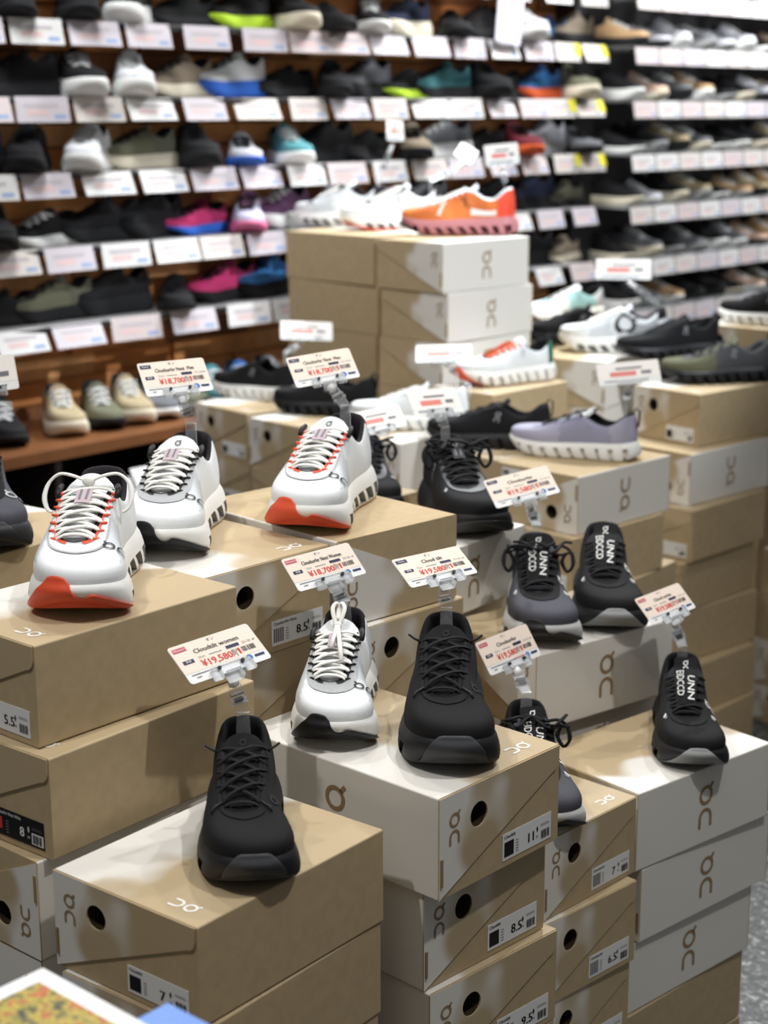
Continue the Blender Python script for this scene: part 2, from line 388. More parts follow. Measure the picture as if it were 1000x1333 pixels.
stack('under the half-hidden charcoal trainer', [
    B(('LW', .197, 2.288, -.982, 46.2, .271, .217, .121), white=True, size='7', name='Cloudsurfer', swatch='g', fit='W'),
    B(('LW', .199, 2.274, -1.102, 43.2, .271, .217, .129), white=True, size='6.5', name='Cloudsurfer', swatch='g', fit='W'),
    B(('LW', .193, 2.276, -1.231, 44.5, .271, .217, .125), white=True, size='7.5', name='Cloudsurfer', swatch='g', fit='W')])
stack('under the lone grey-toed trainer', [
    B(('WL', .426, 2.486, -.990, 40.1, .317, .225, .126), white=True),
    B(('WL', .433, 2.499, -1.116, 41.8, .322, .225, .121), white=True),
    B(('WL', .407, 2.487, -1.238, 42.4, .322, .225, .118), white=True),
    B(('WL', .401, 2.483, -1.356, 44.4, .322, .225, .124))])
stack('under the black-toed white trainer', [
    B(('LW', -.284, 2.299, -.598, 47.5, .341, .239, .132), white=True, size='8.5', name='Cloudsurfer Next', swatch='g'),
    B(('LW', -.287, 2.305, -.730, 47.0, .341, .239, .132), white=True)])
stack('under the bowless orange-toed trainer', [
    B(('LW', -.095, 2.482, -.596, 43.3, .339, .244, .130), white=True, flip=True),
    B(('LW', -.083, 2.477, -.726, 46.6, .339, .236, .131), white=True)], drift=(-.03, .035))
stack('under the edge-cut grey trainer', [B(('WL', -.615, 2.472, -.632, 53.9, .332, .228, .129))])
stack('under the paired charcoal and black trainers', [
    B(('WL', .297, 2.705, -.847, 37.8, .316, .232, .131), white=True)], drift=(-.008, .014))
stack('under the big all-black trainer', [B(('WL', .069, 2.814, -.720, 51.8, .312, .216, .121), white=True)], drift=(-.02, .03))
stack('under the small hidden black trainer', [B(('WL', -.11, 3.16, -.735, 50, .300, .212, .12))])
stack('under the lilac grey trainer', [
    B(('WL', .439, 3.559, -.744, 44.9, .321, .226, .125), white=True, flip=True, size=' ', name=' ', fit=' '),
    B(('WL', .427, 3.534, -.869, 44.9, .320, .225, .124), size=' ', name=' ', fit=' '),
    B(('WL', .474, 3.568, -.993, 52.9, .323, .225, .125))])
stack('under the pure white trainer', [B(('WL', .063, 3.935, -.749, 47, .306, .214, .119), white=True)])
stack('under the podded black trainer', [B(('WL', .309, 3.775, -.760, 45, .306, .214, .119), size=' ', name=' ', fit=' ')])
stack('under the olive trainer', [
    B(('WL', .816, 4.131, -.670, 40.9, .322, .205, .129), size=' ', name=' ', fit=' '),
    B(('WL', .773, 4.056, -.800, 42.8, .322, .225, .125), white=True, flip=True),
    B(('WL', .763, 4.010, -.925, 46.1, .322, .225, .126), size=' ', name=' ', fit=' '),
    B(('WL', .739, 4.002, -1.051, 46.5, .322, .225, .125)),
    B(('WL', .747, 4.001, -1.176, 41.6, .322, .225, .129)),
    B(('WL', .743, 3.958, -1.305, 44.1, .322, .225, .125)),
    B(('WL', .744, 3.935, -1.430, 47.0, .322, .225, .125))], k=1.035)
stack('under the ring-marked white trainer', [B(('WL', .588, 4.66, -.667, 58.0, .331, .238, .128), white=True)])
stack('at the far right edge', [
    B(('WL', 1.192, 4.280, -1.129, 47.0, .322, .225, .124), white=True),
    B(('WL', 1.192, 4.280, -1.252, 45.0, .322, .225, .124), white=True),
    B(('WL', 1.185, 4.280, -1.376, 44.0, .322, .225, .124))])
stack('under the orange trail shoe', [
    B(('WL', .189, 4.517, -.336, 45.7, .346, .238, .128), white=True),
    B(('WL', .201, 4.514, -.464, 46.3, .346, .240, .129), white=True),
    B(('WL', .196, 4.514, -.593, 44.3, .346, .238, .129), white=True),
    B(('WL', .196, 4.514, -.722, 45.3, .346, .238, .129), white=True)])
stack('under the far white trainers', [
    B(('LW', -.067, 4.973, -.351, 44.2, .379, .254, .139)),
    B(('LW', -.060, 4.970, -.490, 45.2, .379, .254, .139)),
    B(('LW', -.062, 4.975, -.629, 44.2, .379, .254, .139))])
stack('under the white-soled black trainer', [
    B(('WL', -.318, 4.632, -.799, 41.0, .348, .246, .135), size=' ', name=' ', fit=' '),
    B(('WL', -.318, 4.632, -.934, 42.0, .348, .246, .135), size=' ', name=' ', fit=' ')])
stack('under the low black trainer', [
    B(('WL', -.153, 4.257, -.772, 45.0, .322, .225, .125)),
    B(('WL', -.150, 4.255, -.897, 46.0, .322, .225, .125), white=True)])
stack('under the orange-laced white trainer', [B(('WL', .30, 4.25, -.690, 46, .30, .21, .12))])
stack('under the far aqua trainer', [B(('WL', .60, 5.25, -.66, 46, .322, .225, .125))])
stack('under the back-row white-soled trainer', [B(('WL', 1.10, 4.80, -.60, 46, .322, .225, .125))])
# ------------------------------------------------------------------ shoes
PI = math.pi
HWT = [(0, .037), (.15, .0415), (.35, .0405), (.5, .0435), (.72, .0535), (.85, .0515), (1, .046)]
SQT = [(0, .035), (.1, .10), (.3, .285), (.45, .405), (.6, .53), (.75, .64), (.88, .712), (1, .735)]
QHW = [(.035, .004), (.05, .018), (.09, .027), (.18, .0305), (.3, .030), (.405, .0275), (.52, .0255), (.64, .0235), (.70, .0205), (.724, .013), (.735, 0)]
QZ = [(.035, .112), (.09, .106), (.19, .084), (.28, .086), (.36, .1), (.405, .106), (.5, .0975), (.61, .084), (.735, .0685)]
RING = [(0, -.006), (.06, .0005), (.2, .003), (.45, .0036), (.7, .0018), (.9, -.001), (1, -.004), (1.3, -.006)]
class Shoe:
    def __init__(s, L=.29, wide=1.0, sd=1, chunk=1.0, toe=1.0, low=1.0):
        s.L, s.wide, s.sd, s.chunk, s.toe, s.low = L, wide, sd, chunk, toe, low
    def hw(s, t):
        w = spl(HWT, t) * s.wide
        if t < .13: w *= max(0, 1 - ((.13 - t) / .13) ** 2.2) ** .5
        if t > .80: w *= max(0, 1 - ((t - .80) / .20) ** 2.8) ** .5
        return w
    def yc(s, t): return s.sd * (.010 * smooth(.55, 1, t) - .004 * smooth(.2, .55, t) * (1 - smooth(.55, .9, t)))
    def zb(s, t): return .022 * max(0, (t - .66) / .34) ** 2 + .010 * max(0, (.14 - t) / .14) ** 2
    def zt(s, t): return spl([(0, .046), (.25, .042), (.5, .039), (.75, .037), (1, .042)], t) * s.chunk
    def base(s, p):
        t = .5 - .5 * math.cos(p); sg = 1 if math.sin(p) >= 0 else -1
        return ((t - .5) * s.L, s.yc(t) + sg * s.hw(t))
    def nrm(s, p):
        a, b = s.base(p - .03), s.base(p + .03); dx, dy = b[0] - a[0], b[1] - a[1]; l = math.hypot(dx, dy) or 1
        return (-dy / l, dx / l) if True else None
    def SS(s, p, zf, off=0):
        t = .5 - .5 * math.cos(p); x, y = s.base(p); n = s.nrm(p)
        o = spl(RING, zf) + off - .016 * max(0, 1 - zf) ** 1.6 * smooth(.84, 1, t) + .004 * (1 - zf) * (1 - smooth(.2, .4, t))
        z0 = s.zb(t); return Vector((x + n[0] * o, y + n[1] * o, z0 + zf * (s.zt(t) - z0)))
    def Q(s, t, sg, dh=0):
        h = spl(QHW, t)
        return Vector(((t - .5) * s.L, s.yc(t * .8) + sg * (h + dh), (spl(QZ, t) - .04) * s.low + .04 * s.chunk))
    def up0(s, p, v):
        t = .5 - .5 * math.cos(p); sg = 1 if math.sin(p) >= 0 else -1
        P = s.SS(p, .9, -.003); Q = s.Q(spl(SQT, t), sg); n = s.nrm(p); N = Vector((n[0], n[1], 0))
        tf = smooth(.58, .92, t); d = Vector((P.x - Q.x, P.y - Q.y, 0)); dl = d.length
        hz = Q.z - P.z
        P1 = P + Vector((0, 0, hz * .42 * (1 - tf) + .034 * s.toe * tf)) + N * (.003 + .004 * tf)
        P2 = Q + d * (.36 + .14 * tf) + Vector((0, 0, -(.16 * (1 - tf) + .17 * tf) * dl))
        a = 1 - v
        return P * a**3 + P1 * (3 * a * a * v) + P2 * (3 * a * v * v) + Q * v**3
    def UP(s, p, v, off=0):
        c = s.up0(p, v)
        if off:
            e = .01; du = s.up0(p + e, v) - s.up0(p - e, v); dv = s.up0(p, min(1, v + .02)) - s.up0(p, max(0, v - .02))
            n = du.cross(dv); n.normalize()
            if n.dot(Vector((c.x * .0, c.y, .02))) < 0 and n.z < 0: n = -n
            c = c + n * off
        return c
def cr(pts, n=4):
    P = [Vector(q) for q in pts]; out = []
    for i in range(len(P) - 1):
        a, b, c, d = P[max(i - 1, 0)], P[i], P[i + 1], P[min(i + 2, len(P) - 1)]
        for k in range(n):
            t = k / n; out.append(.5 * ((2 * b) + (c - a) * t + (2 * a - 5 * b + 4 * c - d) * t * t + (3 * b - a - 3 * c + d) * t**3))
    return out + [P[-1]]
def phi_of(t): return math.acos(1 - 2 * t)
def build_sole(sh, st, Np, full=True):
    zf = [0, .05, .14, .26, .4, .55, .7, .84, .95, 1.0]; mb = MB()
    P = [2 * PI * i / Np for i in range(Np)]
    slant = st.get('slant', 0)
    V = [[sh.SS(p + slant * (z - .4) * math.sin(p) * abs(math.sin(p)), z) for z in zf] for p in P]
    C = [Vector((v[0].x, 0, 0)) for v in V]
    holes = []
    if full and st.get('holes'):
        t0, t1, n, frac, z0, z1, dep = st['holes']
        j0 = min(range(10), key=lambda j: abs(zf[j] - z0)); j1 = min(range(10), key=lambda j: abs(zf[j] - z1))
        for k in range(n):
            a = t0 + (t1 - t0) * k / n; b = a + (t1 - t0) / n * frac
            ia, ib = round(phi_of(a) / (2 * PI) * Np), round(phi_of(b) / (2 * PI) * Np)
            if ib <= ia: ib = ia + 1
            holes += [(ia, ib, j0, j1, dep), (Np - ib, Np - ia, j0, j1, dep)]
    cell = {(i, j) for a, b, c, d, _ in holes for i in range(a, b) for j in range(c, d)}
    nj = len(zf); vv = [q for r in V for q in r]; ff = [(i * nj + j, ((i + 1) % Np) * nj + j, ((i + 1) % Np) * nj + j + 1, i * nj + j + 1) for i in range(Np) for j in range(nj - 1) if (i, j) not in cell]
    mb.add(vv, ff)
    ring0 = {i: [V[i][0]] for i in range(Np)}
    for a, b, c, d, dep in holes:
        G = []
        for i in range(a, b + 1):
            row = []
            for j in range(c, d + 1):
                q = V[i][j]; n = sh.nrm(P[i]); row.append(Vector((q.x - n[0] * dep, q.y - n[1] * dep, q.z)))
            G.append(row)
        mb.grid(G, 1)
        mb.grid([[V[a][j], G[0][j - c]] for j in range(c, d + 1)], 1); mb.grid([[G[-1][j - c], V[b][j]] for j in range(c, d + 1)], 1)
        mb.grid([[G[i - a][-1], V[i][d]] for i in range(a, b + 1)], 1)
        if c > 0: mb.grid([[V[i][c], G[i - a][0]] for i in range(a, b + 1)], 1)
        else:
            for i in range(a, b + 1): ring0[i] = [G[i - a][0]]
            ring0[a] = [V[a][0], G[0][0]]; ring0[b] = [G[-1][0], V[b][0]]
    bot = [q for i in range(Np) for q in ring0[i]]
    mb.add(bot, [tuple(range(len(bot)))[::-1]]); top = [V[i][-1] for i in range(Np)]; mb.add(top, [tuple(range(Np))])
    return mb
def patch(mb, fn, na, nb, m=0, rim=True):
    """fn(a, b, off) for a, b in 0..1: a raised patch with its rim turned down."""
    def g(i, j):
        edge = i in (0, na + 2) or j in (0, nb + 2); a = min(1, max(0, (i - 1) / na)); b = min(1, max(0, (j - 1) / nb))
        return fn(a, b, -.0012 if edge else None)
    mb.grid([[g(i, j) for j in range(nb + 3)] for i in range(na + 3)], m)
def build_shoe(name, label, style, loc, yaw, scale=1, sd=1, group='trainers on display', lod=1, cat='shoe'):
    st = style; sh = Shoe(st.get('L', .29), st.get('wide', 1), sd, st.get('chunk', 1), st.get('toe', 1), st.get('low', 1))
    t = thing(name, label, cat, loc, (0, 0, R(yaw)), group); t.scale = (scale,) * 3
    m = lambda k, d=None: st.get(k, d) or st['upper']
    Np, Nv = (192, 14) if lod else (40, 6)
    # sole
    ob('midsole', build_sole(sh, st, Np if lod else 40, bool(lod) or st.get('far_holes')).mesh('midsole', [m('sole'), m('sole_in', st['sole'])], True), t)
    # upper (annulus between the feather line and the collar / throat edge)
    zones = st.get('zones', []); mats = [st['upper']] + [z[2] for z in zones]
    nu = 96 if lod else 40
    P = [2 * PI * i / nu for i in range(nu)]; mb = MB()
    G = [[sh.UP(p, j / Nv) for j in range(Nv + 1)] for p in P]; nj = Nv + 1
    V = [q for r in G for q in r]; F = []; I = []
    for i in range(nu):
        tt = .5 - .5 * math.cos(P[i] + PI / nu)
        for j in range(Nv):
            k = 0
            for zi, z in enumerate(zones):
                vm = z[3] if len(z) > 3 else (0, 1)
                sl = z[4] if len(z) > 4 else 0
                if z[0] <= tt + sl * (j / Nv) <= z[1] and vm[0] <= j / Nv < vm[1]: k = zi + 1
            F.append((i * nj + j, ((i + 1) % nu) * nj + j, ((i + 1) % nu) * nj + j + 1, i * nj + j + 1)); I.append(k)
    ob('upper', mesh('upper', V, F, mats, True, I), t)
    # lining and insole
    mb = MB(); G = []
    for p in P:
        tt = .5 - .5 * math.cos(p); sg = 1 if math.sin(p) >= 0 else -1; sq = spl(SQT, tt); q = sh.Q(sq, sg); h = spl(QHW, sq)
        c = Vector((q.x, sh.yc(sq * .8), q.z)); inn = (Vector(((.22 - .5) * sh.L, 0, 0)) - Vector((q.x, q.y, 0))); inn.normalize()
        if sq > .4: inn = Vector((0, -sg, 0))
        w = min(1, h / .02) if sq > .4 else 1
        G.append([q, q + inn * .0025 * w + Vector((0, 0, .0022)), q + inn * .006 * w + Vector((0, 0, .001)), q + inn * .0085 * w + Vector((0, 0, -.008)), q + inn * .005 * w + Vector((0, 0, -.03)), Vector((q.x * .9 - .014, c.y + (q.y - c.y) * .6, .05))])
    mb.grid(G, 0, True); mb.add([g[-1] for g in G], [tuple(range(nu))]); ob('lining', mb.mesh('lining', [m('lining')], True), t)
    # tongue
    mb = MB(); na, nb = (16, 10) if lod else (6, 4); tl = st.get('tongue_top', .345); top = []; bot = []
    for i in range(na + 1):
        a = i / na; sq = .728 + (tl - .728) * a; q = sh.Q(max(sq, .40), 1); h = (spl(QHW, max(sq, .40)) + .002) * (1 if a < .93 else .86 if a < .99 else .6); rt = []; rb = []
        lift = .20 * max(0, .405 - sq)
        for j in range(nb + 1):
            u = 2 * j / nb - 1
            pt = Vector(((sq - .5) * sh.L, sh.yc(sq * .8) + u * h, q.z - .0045 + .0065 * (1 - u * u) * min(1, .3 + 2 * a) + lift + .06 * max(0, .405 - sq)))
            rt.append(pt); rb.append(pt + Vector((-.004 * a, 0, -.006)))
        top.append(rt); bot.append(rb)
    mb.grid(top); mb.grid([r[::-1] for r in bot]); mb.grid([top[-1], bot[-1]]); mb.grid([[r[0] for r in top], [r[0] for r in bot]]); mb.grid([[r[-1] for r in bot], [r[-1] for r in top]])
    tg = ob('tongue', mb.mesh('tongue', [m('tongue')], True), t)
    def on_tongue(a, u, off=.001):
        sq = .728 + (tl - .728) * a; q = sh.Q(max(sq, .40), 1); h = spl(QHW, max(sq, .40)) + .002
        return Vector(((sq - .5) * sh.L, sh.yc(sq * .8) + u * h, q.z - .0045 + .0065 * (1 - u * u) * min(1, .3 + 2 * a) + .26 * max(0, .405 - sq) + off))
    # laces
    nl = st.get('rows', 6); lw = st.get('lace_w', .0036); mb = MB()
    if lod or st.get('far_laces'):
        def lp(sq, u, lift=.0): 
            q = sh.Q(sq, 1); h = spl(QHW, sq) + .0045
            return Vector(((sq - .5) * sh.L, sh.yc(sq * .8) + u * h, q.z - .002 + (.0085 + lift) * (1 - abs(u) ** 3)))
        ss = [.705 + (.425 - .705) * k / (nl - 1) for k in range(nl)]
        us = [-1, -.8, -.5, -.2, .1, .4, .7, .9, 1] if lod else [-1, 0, 1]
        mb.tube([lp(ss[0] + .006, u) for u in us], lw, 8, 0, .42)
        step = (ss[1] - ss[0])
        for k in range(nl - 1):
            for sg in (1, -1):
                e = st.get('cross', .9)
                mb.tube([lp(ss[k] + step * e * (u + 1) / 2 + .003 * math.sin(k * 2 + u), sg * u, .0022 * (sg > 0)) for u in us], lw, 8, 0, .42)
        if st.get('bow'):
            k0 = lp(.415, 0, .004)
            mb.tube([k0 + Vector((0, y, .002)) for y in (-.007, -.003, .003, .007)], [.003, .0065, .0065, .003], 8)
            for sg in (1, -1):
                pts = [k0 + Vector((dx, sg * dy, dz)) for dx, dy, dz in ((0, .004, .003), (.0, .018, .009), (-.004, .034, .010), (-.002, .046, .0), (.008, .050, -.014), (.016, .046, -.026), (.018, .040, -.030))]
                mb.tube(cr(pts), lw * .75, 8, 0, .6)
        if st.get('knot'):
            k0 = lp(.42, 0, .006)
            for sg in (1, -1):
                mb.tube(cr([k0 + Vector((dx, sg * dy, dz)) for dx, dy, dz in ((.0, .001, .0), (-.008, .006, .012), (-.018, .008, .022), (-.026, .003, .026), (-.024, -.001, .018), (-.008, 0, .008))]), lw * .8, 8, 0, .5)
            mb.tube([k0 + Vector((0, y, .001)) for y in (-.006, 0, .006)], [.003, .0065, .003], 8)
            for sg, ln in ((1, .075), (-.4, .045)):
                mb.tube([k0 + Vector((ln * q, sg * .012 * q, .004 - .30 * ln * q - .004 * q)) for q in (0, .3, .6, 1)], lw * .8, 8, 0, .5)
        if st.get('tips'):
            for sg in (1, -1):
                q = sh.Q(.415, sg, .004); mb.tube([q + Vector((0, 0, .002)), q + Vector((-.004, sg * .007, .004)), q + Vector((-.002, sg * .014, .010))], .0016, 6, 1)
                q = sh.Q(.70, sg, .002); mb.tube([q + Vector((0, sg * .0, .004)), q + Vector((.006, sg * .01, .0)), q + Vector((.012, sg * .013, -.004))], .0014, 6, 1)
        if st.get('loose'):
            rn = random.Random(len(label))
            for k in range(5):
                y0 = rn.uniform(-.02, .02); x0 = lp(.44, 0).x; pts = []
                for q in range(7):
                    a = q / 6; pts.append(Vector((x0 + rn.uniform(-.012, .016), y0 * (1 - a) + (a - .3) * .07 * (1 if k % 2 else -1), lp(.43, 0).z + .006 + .008 * math.sin(a * 5 + k))))
                mb.tube(cr(pts, 3), lw * .9, 8, 0, .7)
            for sg in (-1, 1):
                q = sh.Q(.42, sg, .006); mb.tube(cr([q + Vector((a, sg * b, c)) for a, b, c in ((0, -.01, .012), (0, .006, .013), (.006, .018, .004), (.016, .02, -.012), (.012, .012, -.024), (.0, .004, -.012), (-.008, .01, .0))]), lw, 8, 0, .7)
        ob('laces', mb.mesh('laces', [m('lace'), BLKR], True), t)
    if not lod: return t
    # eyestay band along the throat
    mb = MB(); v0 = st.get('eye_v', .80)
    for sg in (1, -1):
        pa, pb = phi_of(.44), PI
        f = lambda a, b, o: sh.UP(sg * (pa + (pb - pa) * a) if sg > 0 else 2 * PI - (pa + (pb - pa) * a), v0 + (1 - v0) * b, .0013 if o is None else -.0005)
        G = [[f(i / 24, j / 5, None) for j in range(6)] for i in range(25)]
        mb.grid(G if sg > 0 else [r[::-1] for r in G])
    ob('eyestay', mb.mesh('eyestay', [m('eyestay')], True), t)
    if st.get('trim'):
        mb = MB()
        for sg in (1, -1):
            pa, pb = phi_of(.46), phi_of(.96)
            G = [[sh.UP((pa + (pb - pa) * i / 24) if sg > 0 else 2 * PI - (pa + (pb - pa) * i / 24), .945 + .055 * j / 3, .0022) for j in range(4)] for i in range(25)]
            mb.grid(G if sg > 0 else [r[::-1] for r in G])
        ob('throat_trim', mb.mesh('throat_trim', [st['trim']], True), t)
    if st.get('eyelets'):
        for k in range(7):
            sq = .43 + .275 * k / 6
            for sg in (1, -1):
                q = sh.Q(sq, sg, .0); ob('lace_loop', MB().tube([q + Vector((-.002, 0, .001)), q + Vector((.002, sg * .007, .0005)), q + Vector((.005, sg * .001, .001))], .0015, 6).mesh('lace_loop', [st['eyelets']], True), t)
    if st.get('locks'):
        for sg in (1, -1):
            q = sh.Q(.42, sg, .003); l = MB().tube([q + Vector((.012, sg * .004, -.002)), q + Vector((0, sg * .004, .004)), q + Vector((-.009, sg * .002, .006))], [.0032, .0036, .0032], 8)
            ob('lace_sleeve', l.mesh('lace_sleeve', [BLKR], True), t)
    # toe bumper
    if st.get('bumper'):
        prof, mt, half = st['bumper']
        mb = MB()
        def f(a, b, o):
            p = PI + sd * half * (1 - 2 * a); top = spl(prof, a); return sh.SS(p, max(0, top * b), .0030 if o is None else -.001)
        G = lambda: patch(mb, f, 60, 10)
        G(); ob('toe_bumper', mb.mesh('toe_bumper', [mt], True), t)
        # outsole rubber under the shoe
        mb = MB(); Pn = 64; r1 = [sh.SS(2 * PI * i / Pn, .03, .0012) for i in range(Pn)]; r0 = [Vector((q.x * .99, q.y * .97, max(.0001, sh.zb(max(0, min(1, q.x / sh.L + .5))) - .0012 + .0013))) for q in r1]
        ob('outsole', (mb.grid([[a, b] for a, b in zip(r0, r1)], 0, True)).mesh('outsole', [mt], True), t)
    # side mark
    if st.get('ring_mark'):
        tt, v, hgt, mt = st['ring_mark']; p0 = phi_of(tt); kp = hgt / (sh.L * .5 * math.sin(p0)); kv = hgt / .085; nv = 60
        for sg in (1, -1):
            mb = MB(); mb.add([sh.UP((p0 - sg * u * kp) if sg > 0 else 2 * PI - (p0 - sg * u * kp), v + (w - .24) * kv, .0018) for u, w in MARK[0][:62]], [f for f in MARK[1] if max(f) < 62]); ob('ring_logo', mb.mesh('ring_logo', [mt]), t)
    for (tt, v, hgt, mt, sides) in st.get('marks', []):
        for sg in sides:
            p0 = phi_of(tt); mb = MB(); kp = hgt / (sh.L * .5 * math.sin(p0)) ; kv = hgt / .085
            lean = st.get('lean', .0)
            put_mark(mb, lambda u, w: sh.UP((p0 - sg * sd * 0 + (u * -1 * sg + lean * w) * kp) if sg > 0 else 2 * PI - (p0 + (u * -sg + lean * w) * kp), v + w * kv, .0016))
            ob('side_logo', mb.mesh('side_logo', [mt]), t)
    for (tt0, tt1, v0_, v1_, mt, sides, nm) in st.get('patches', []):
        for sg in sides:
            mb = MB(); pa, pb = phi_of(tt0), phi_of(tt1)
            G = [[sh.UP((pa + (pb - pa) * i / 10) if sg > 0 else 2 * PI - (pa + (pb - pa) * i / 10), v0_ + (v1_ - v0_) * j / 6, .0013) for j in range(7)] for i in range(11)]
            mb.grid(G if sg > 0 else [r[::-1] for r in G]); ob(nm, mb.mesh(nm, [mt], True), t)
    # tongue print
    if st.get('tongue_words'):
        mb = MB(); mb.grid([[on_tongue(.16 + .82 * i / 16, -.62 + 1.24 * j / 4, .0085 + .004 * math.sin(PI * min(1, i / 5) / 2)) for j in range(5)] for i in range(17)]); stp = ob('tongue_strap', mb.mesh('tongue_strap', [BKF], True), tg)
        mb = MB()
        for s_, u0, a0, a1, hh in st['tongue_words']:
            Vt, Ft = text(s_); x1 = max(v[0] for v in Vt); 
            mb.add([on_tongue(a1 + (a0 - a1) * (v[0] / x1), u0 + (v[1] / .72 - .5) * hh, .0136) for v in Vt], [f for f in Ft])
        ob('tongue_print', mb.mesh('tongue_print', [MATS['shoe_white_print']]), tg)
    if st.get('tongue_mark'):
        mb = MB(); put_mark(mb, lambda u, w: on_tongue(.86 + w * .13, u * .6, st.get('mark_off', .003))); ob('tongue_mark', mb.mesh('tongue_mark', [st['tongue_mark']]), tg)
    if st.get('tongue_bar'):
        mb = MB(); G = [[on_tongue(.45 + .22 * i / 5, -.32 + .64 * j / 4, .0105) for j in range(5)] for i in range(6)]; mb.grid(G); ob('lace_keeper', mb.mesh('lace_keeper', [st['tongue_bar']], True), tg)
        mb = MB()
        for u in (-.14, .14): mb.grid([[on_tongue(.50 + .16 * i / 4, u - .05 + .1 * j, .0112) for j in range(2)] for i in range(5)])
        ob('keeper_stripe', mb.mesh('keeper_stripe', [st.get('bar2', GREYINK)], True), tg)
    if st.get('pull'):
        q = sh.Q(.04, 1); mb = MB(); mb.tube([Vector((q.x, 0, q.z)) + Vector(d) for d in ((.004, 0, -.012), (.004, 0, .002), (-.004, 0, .012), (-.012, 0, .008), (-.012, 0, -.012), (-.010, 0, -.026))], .007, 8, 0, .25, Vector((1, 0, 0)))
        ob('pull_tab', mb.mesh('pull_tab', [st['pull']], True), t)
    return t
def fab(n, c, rough=.8, bump=.35, bs=900, **k): return mat(n, c, rough, .25, bump=bump, bscale=bs, **k)
BLKR = mat('black_rubber', (26, 26, 28), .5, .35)
WHF = fab('white_mesh', (232, 235, 236), .55, .25, 700, vary=.05, vscale=28); WHS = mat('white_foam', (240, 239, 234), .45, .35)
GRF = fab('grey_mesh', (150, 152, 154)); GRL = mat('grey_overlay', (168, 170, 172), .5, .3)
BKF = fab('black_knit', (24, 24, 26), .85, .4); BKM = fab('black_mesh', (44, 44, 48), .8, .4, 600); BKS = mat('black_foam', (32, 32, 34), .55, .35)
DKL = fab('dark_lining', (40, 36, 40), .9, .3); ORG = mat('orange_rubber', (222, 84, 52), .45, .35); ORL = mat('orange_trim', (236, 92, 66), .5, .3)
LACEW = fab('white_lace', (240, 238, 232), .7, .3, 1500); LACEB = fab('black_lace', (24, 24, 26), .8, .3, 1500)
GYR = mat('grey_rubber', (150, 152, 152), .5, .35); WPR = mat('shoe_white_print', (236, 236, 232), .5, .3); SOLEIN = mat('sole_hollow', (150, 150, 148), .7, .2)  # sole hollows greyer than the white foam, their shade painted in
CHAR = mat('charcoal_rubber', (52, 53, 56), .5, .35); CHF = fab('charcoal_mesh', (72, 72, 80), .8, .4, 600); MAUVE = mat('mauve_patch', (188, 170, 178), .6, .3)
FLAME = [(0, .0), (.06, .12), (.16, .45), (.25, .95), (.30, 1.3), (.42, 1.34), (.46, 1.0), (.50, .42), (.555, .33), (.59, .55), (.68, .40), (.82, .22), (.95, .06), (1, 0)]
TRAP = [(0, .03), (.16, .14), (.28, .50), (.37, 1.0), (.42, 1.22), (.58, 1.22), (.63, 1.0), (.72, .50), (.84, .14), (1, .03)]
TRAP2 = [(0, .02), (.10, .18), (.22, .75), (.30, 1.12), (.38, 1.22), (.62, 1.22), (.70, 1.12), (.78, .75), (.90, .18), (1, .02)]
WIN = (.12, .86, 7, .62, .2, .62, .010)
PALE = fab('pale_grey_mesh', (206, 211, 214), .6, .3, 500)
def surfer(toe, eye, loops, **k):
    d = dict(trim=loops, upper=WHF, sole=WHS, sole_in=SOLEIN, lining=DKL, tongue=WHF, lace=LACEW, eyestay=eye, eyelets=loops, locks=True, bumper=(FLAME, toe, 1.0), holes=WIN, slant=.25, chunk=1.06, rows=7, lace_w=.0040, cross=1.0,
             marks=[(.81, .56, .042, BLK, (1,))], lean=.7, tongue_mark=BLK, tongue_bar=MAUVE, bar2=GREYINK, wide=1.02, patches=[(.62, 1.0, .755, .80, GRL, (1, -1), 'throat_seam')], zones=[(0, .10, DKL, (.45, 1)), (.80, .90, PALE, (.28, .60), .12), (.50, .70, PALE, (.05, .72), -.1)])
    d.update(k); return d
ST = {}; PLACED = {}
ST['surf_orange_bow'] = surfer(ORG, WHF, ORL, bow=True); ST['surf_black'] = surfer(BLKR, GRL, BLK); ST['surf_orange'] = surfer(ORG, WHF, ORL)
ST['surf_black_knot'] = surfer(BLKR, GRL, BLK, knot=True)
ST['tilt'] = dict(upper=BKF, sole=BKS, sole_in=BLKR, lining=BKF, tongue=BKF, lace=LACEB, eyestay=BKF, bumper=(TRAP2, mat('slate_rubber', (66, 67, 70), .5, .35), .62), holes=(.10, .88, 6, .55, .14, .55, .012), slant=.3, chunk=1.15, rows=5, lace_w=.0030, cross=1.6, tips=True, wide=1.03,
                  marks=[(.72, .60, .036, BKM, (1,))], tongue_mark=BKM, lean=.5, eye_v=.86)
ST['surf2'] = dict(upper=BKF, sole=BKS, sole_in=BLKR, lining=BKF, tongue=BKM, lace=LACEB, eyestay=BKF, bumper=(TRAP, GYR, .86), holes=(.12, .86, 7, .6, .2, .6, .010), slant=.25, chunk=1.0, rows=6, lace_w=.0034, loose=False,
                   tongue_words=[('UNN', .32, .20, .66, .42), ('EIDCCD', -.3, .26, .76, .42)], tongue_mark=WPR, mark_off=.0138, marks=[(.68, .66, .032, WPR, (1,))],
                   patches=[(.772, .788, .57, .70, WPR, (1, -1), 'reflective_tab'), (.80, .812, .60, .70, GRL, (1, -1), 'reflective_line')])
ST['surf2_grey'] = dict(ST['surf2'], upper=CHF, sole=mat('pale_foam', (196, 196, 194), .5, .3), sole_in=SOLEIN, bumper=(FLAME, BLKR, 1.0), loose=True, tongue=CHF, zones=[(0, .55, BKF, (0, 1))])
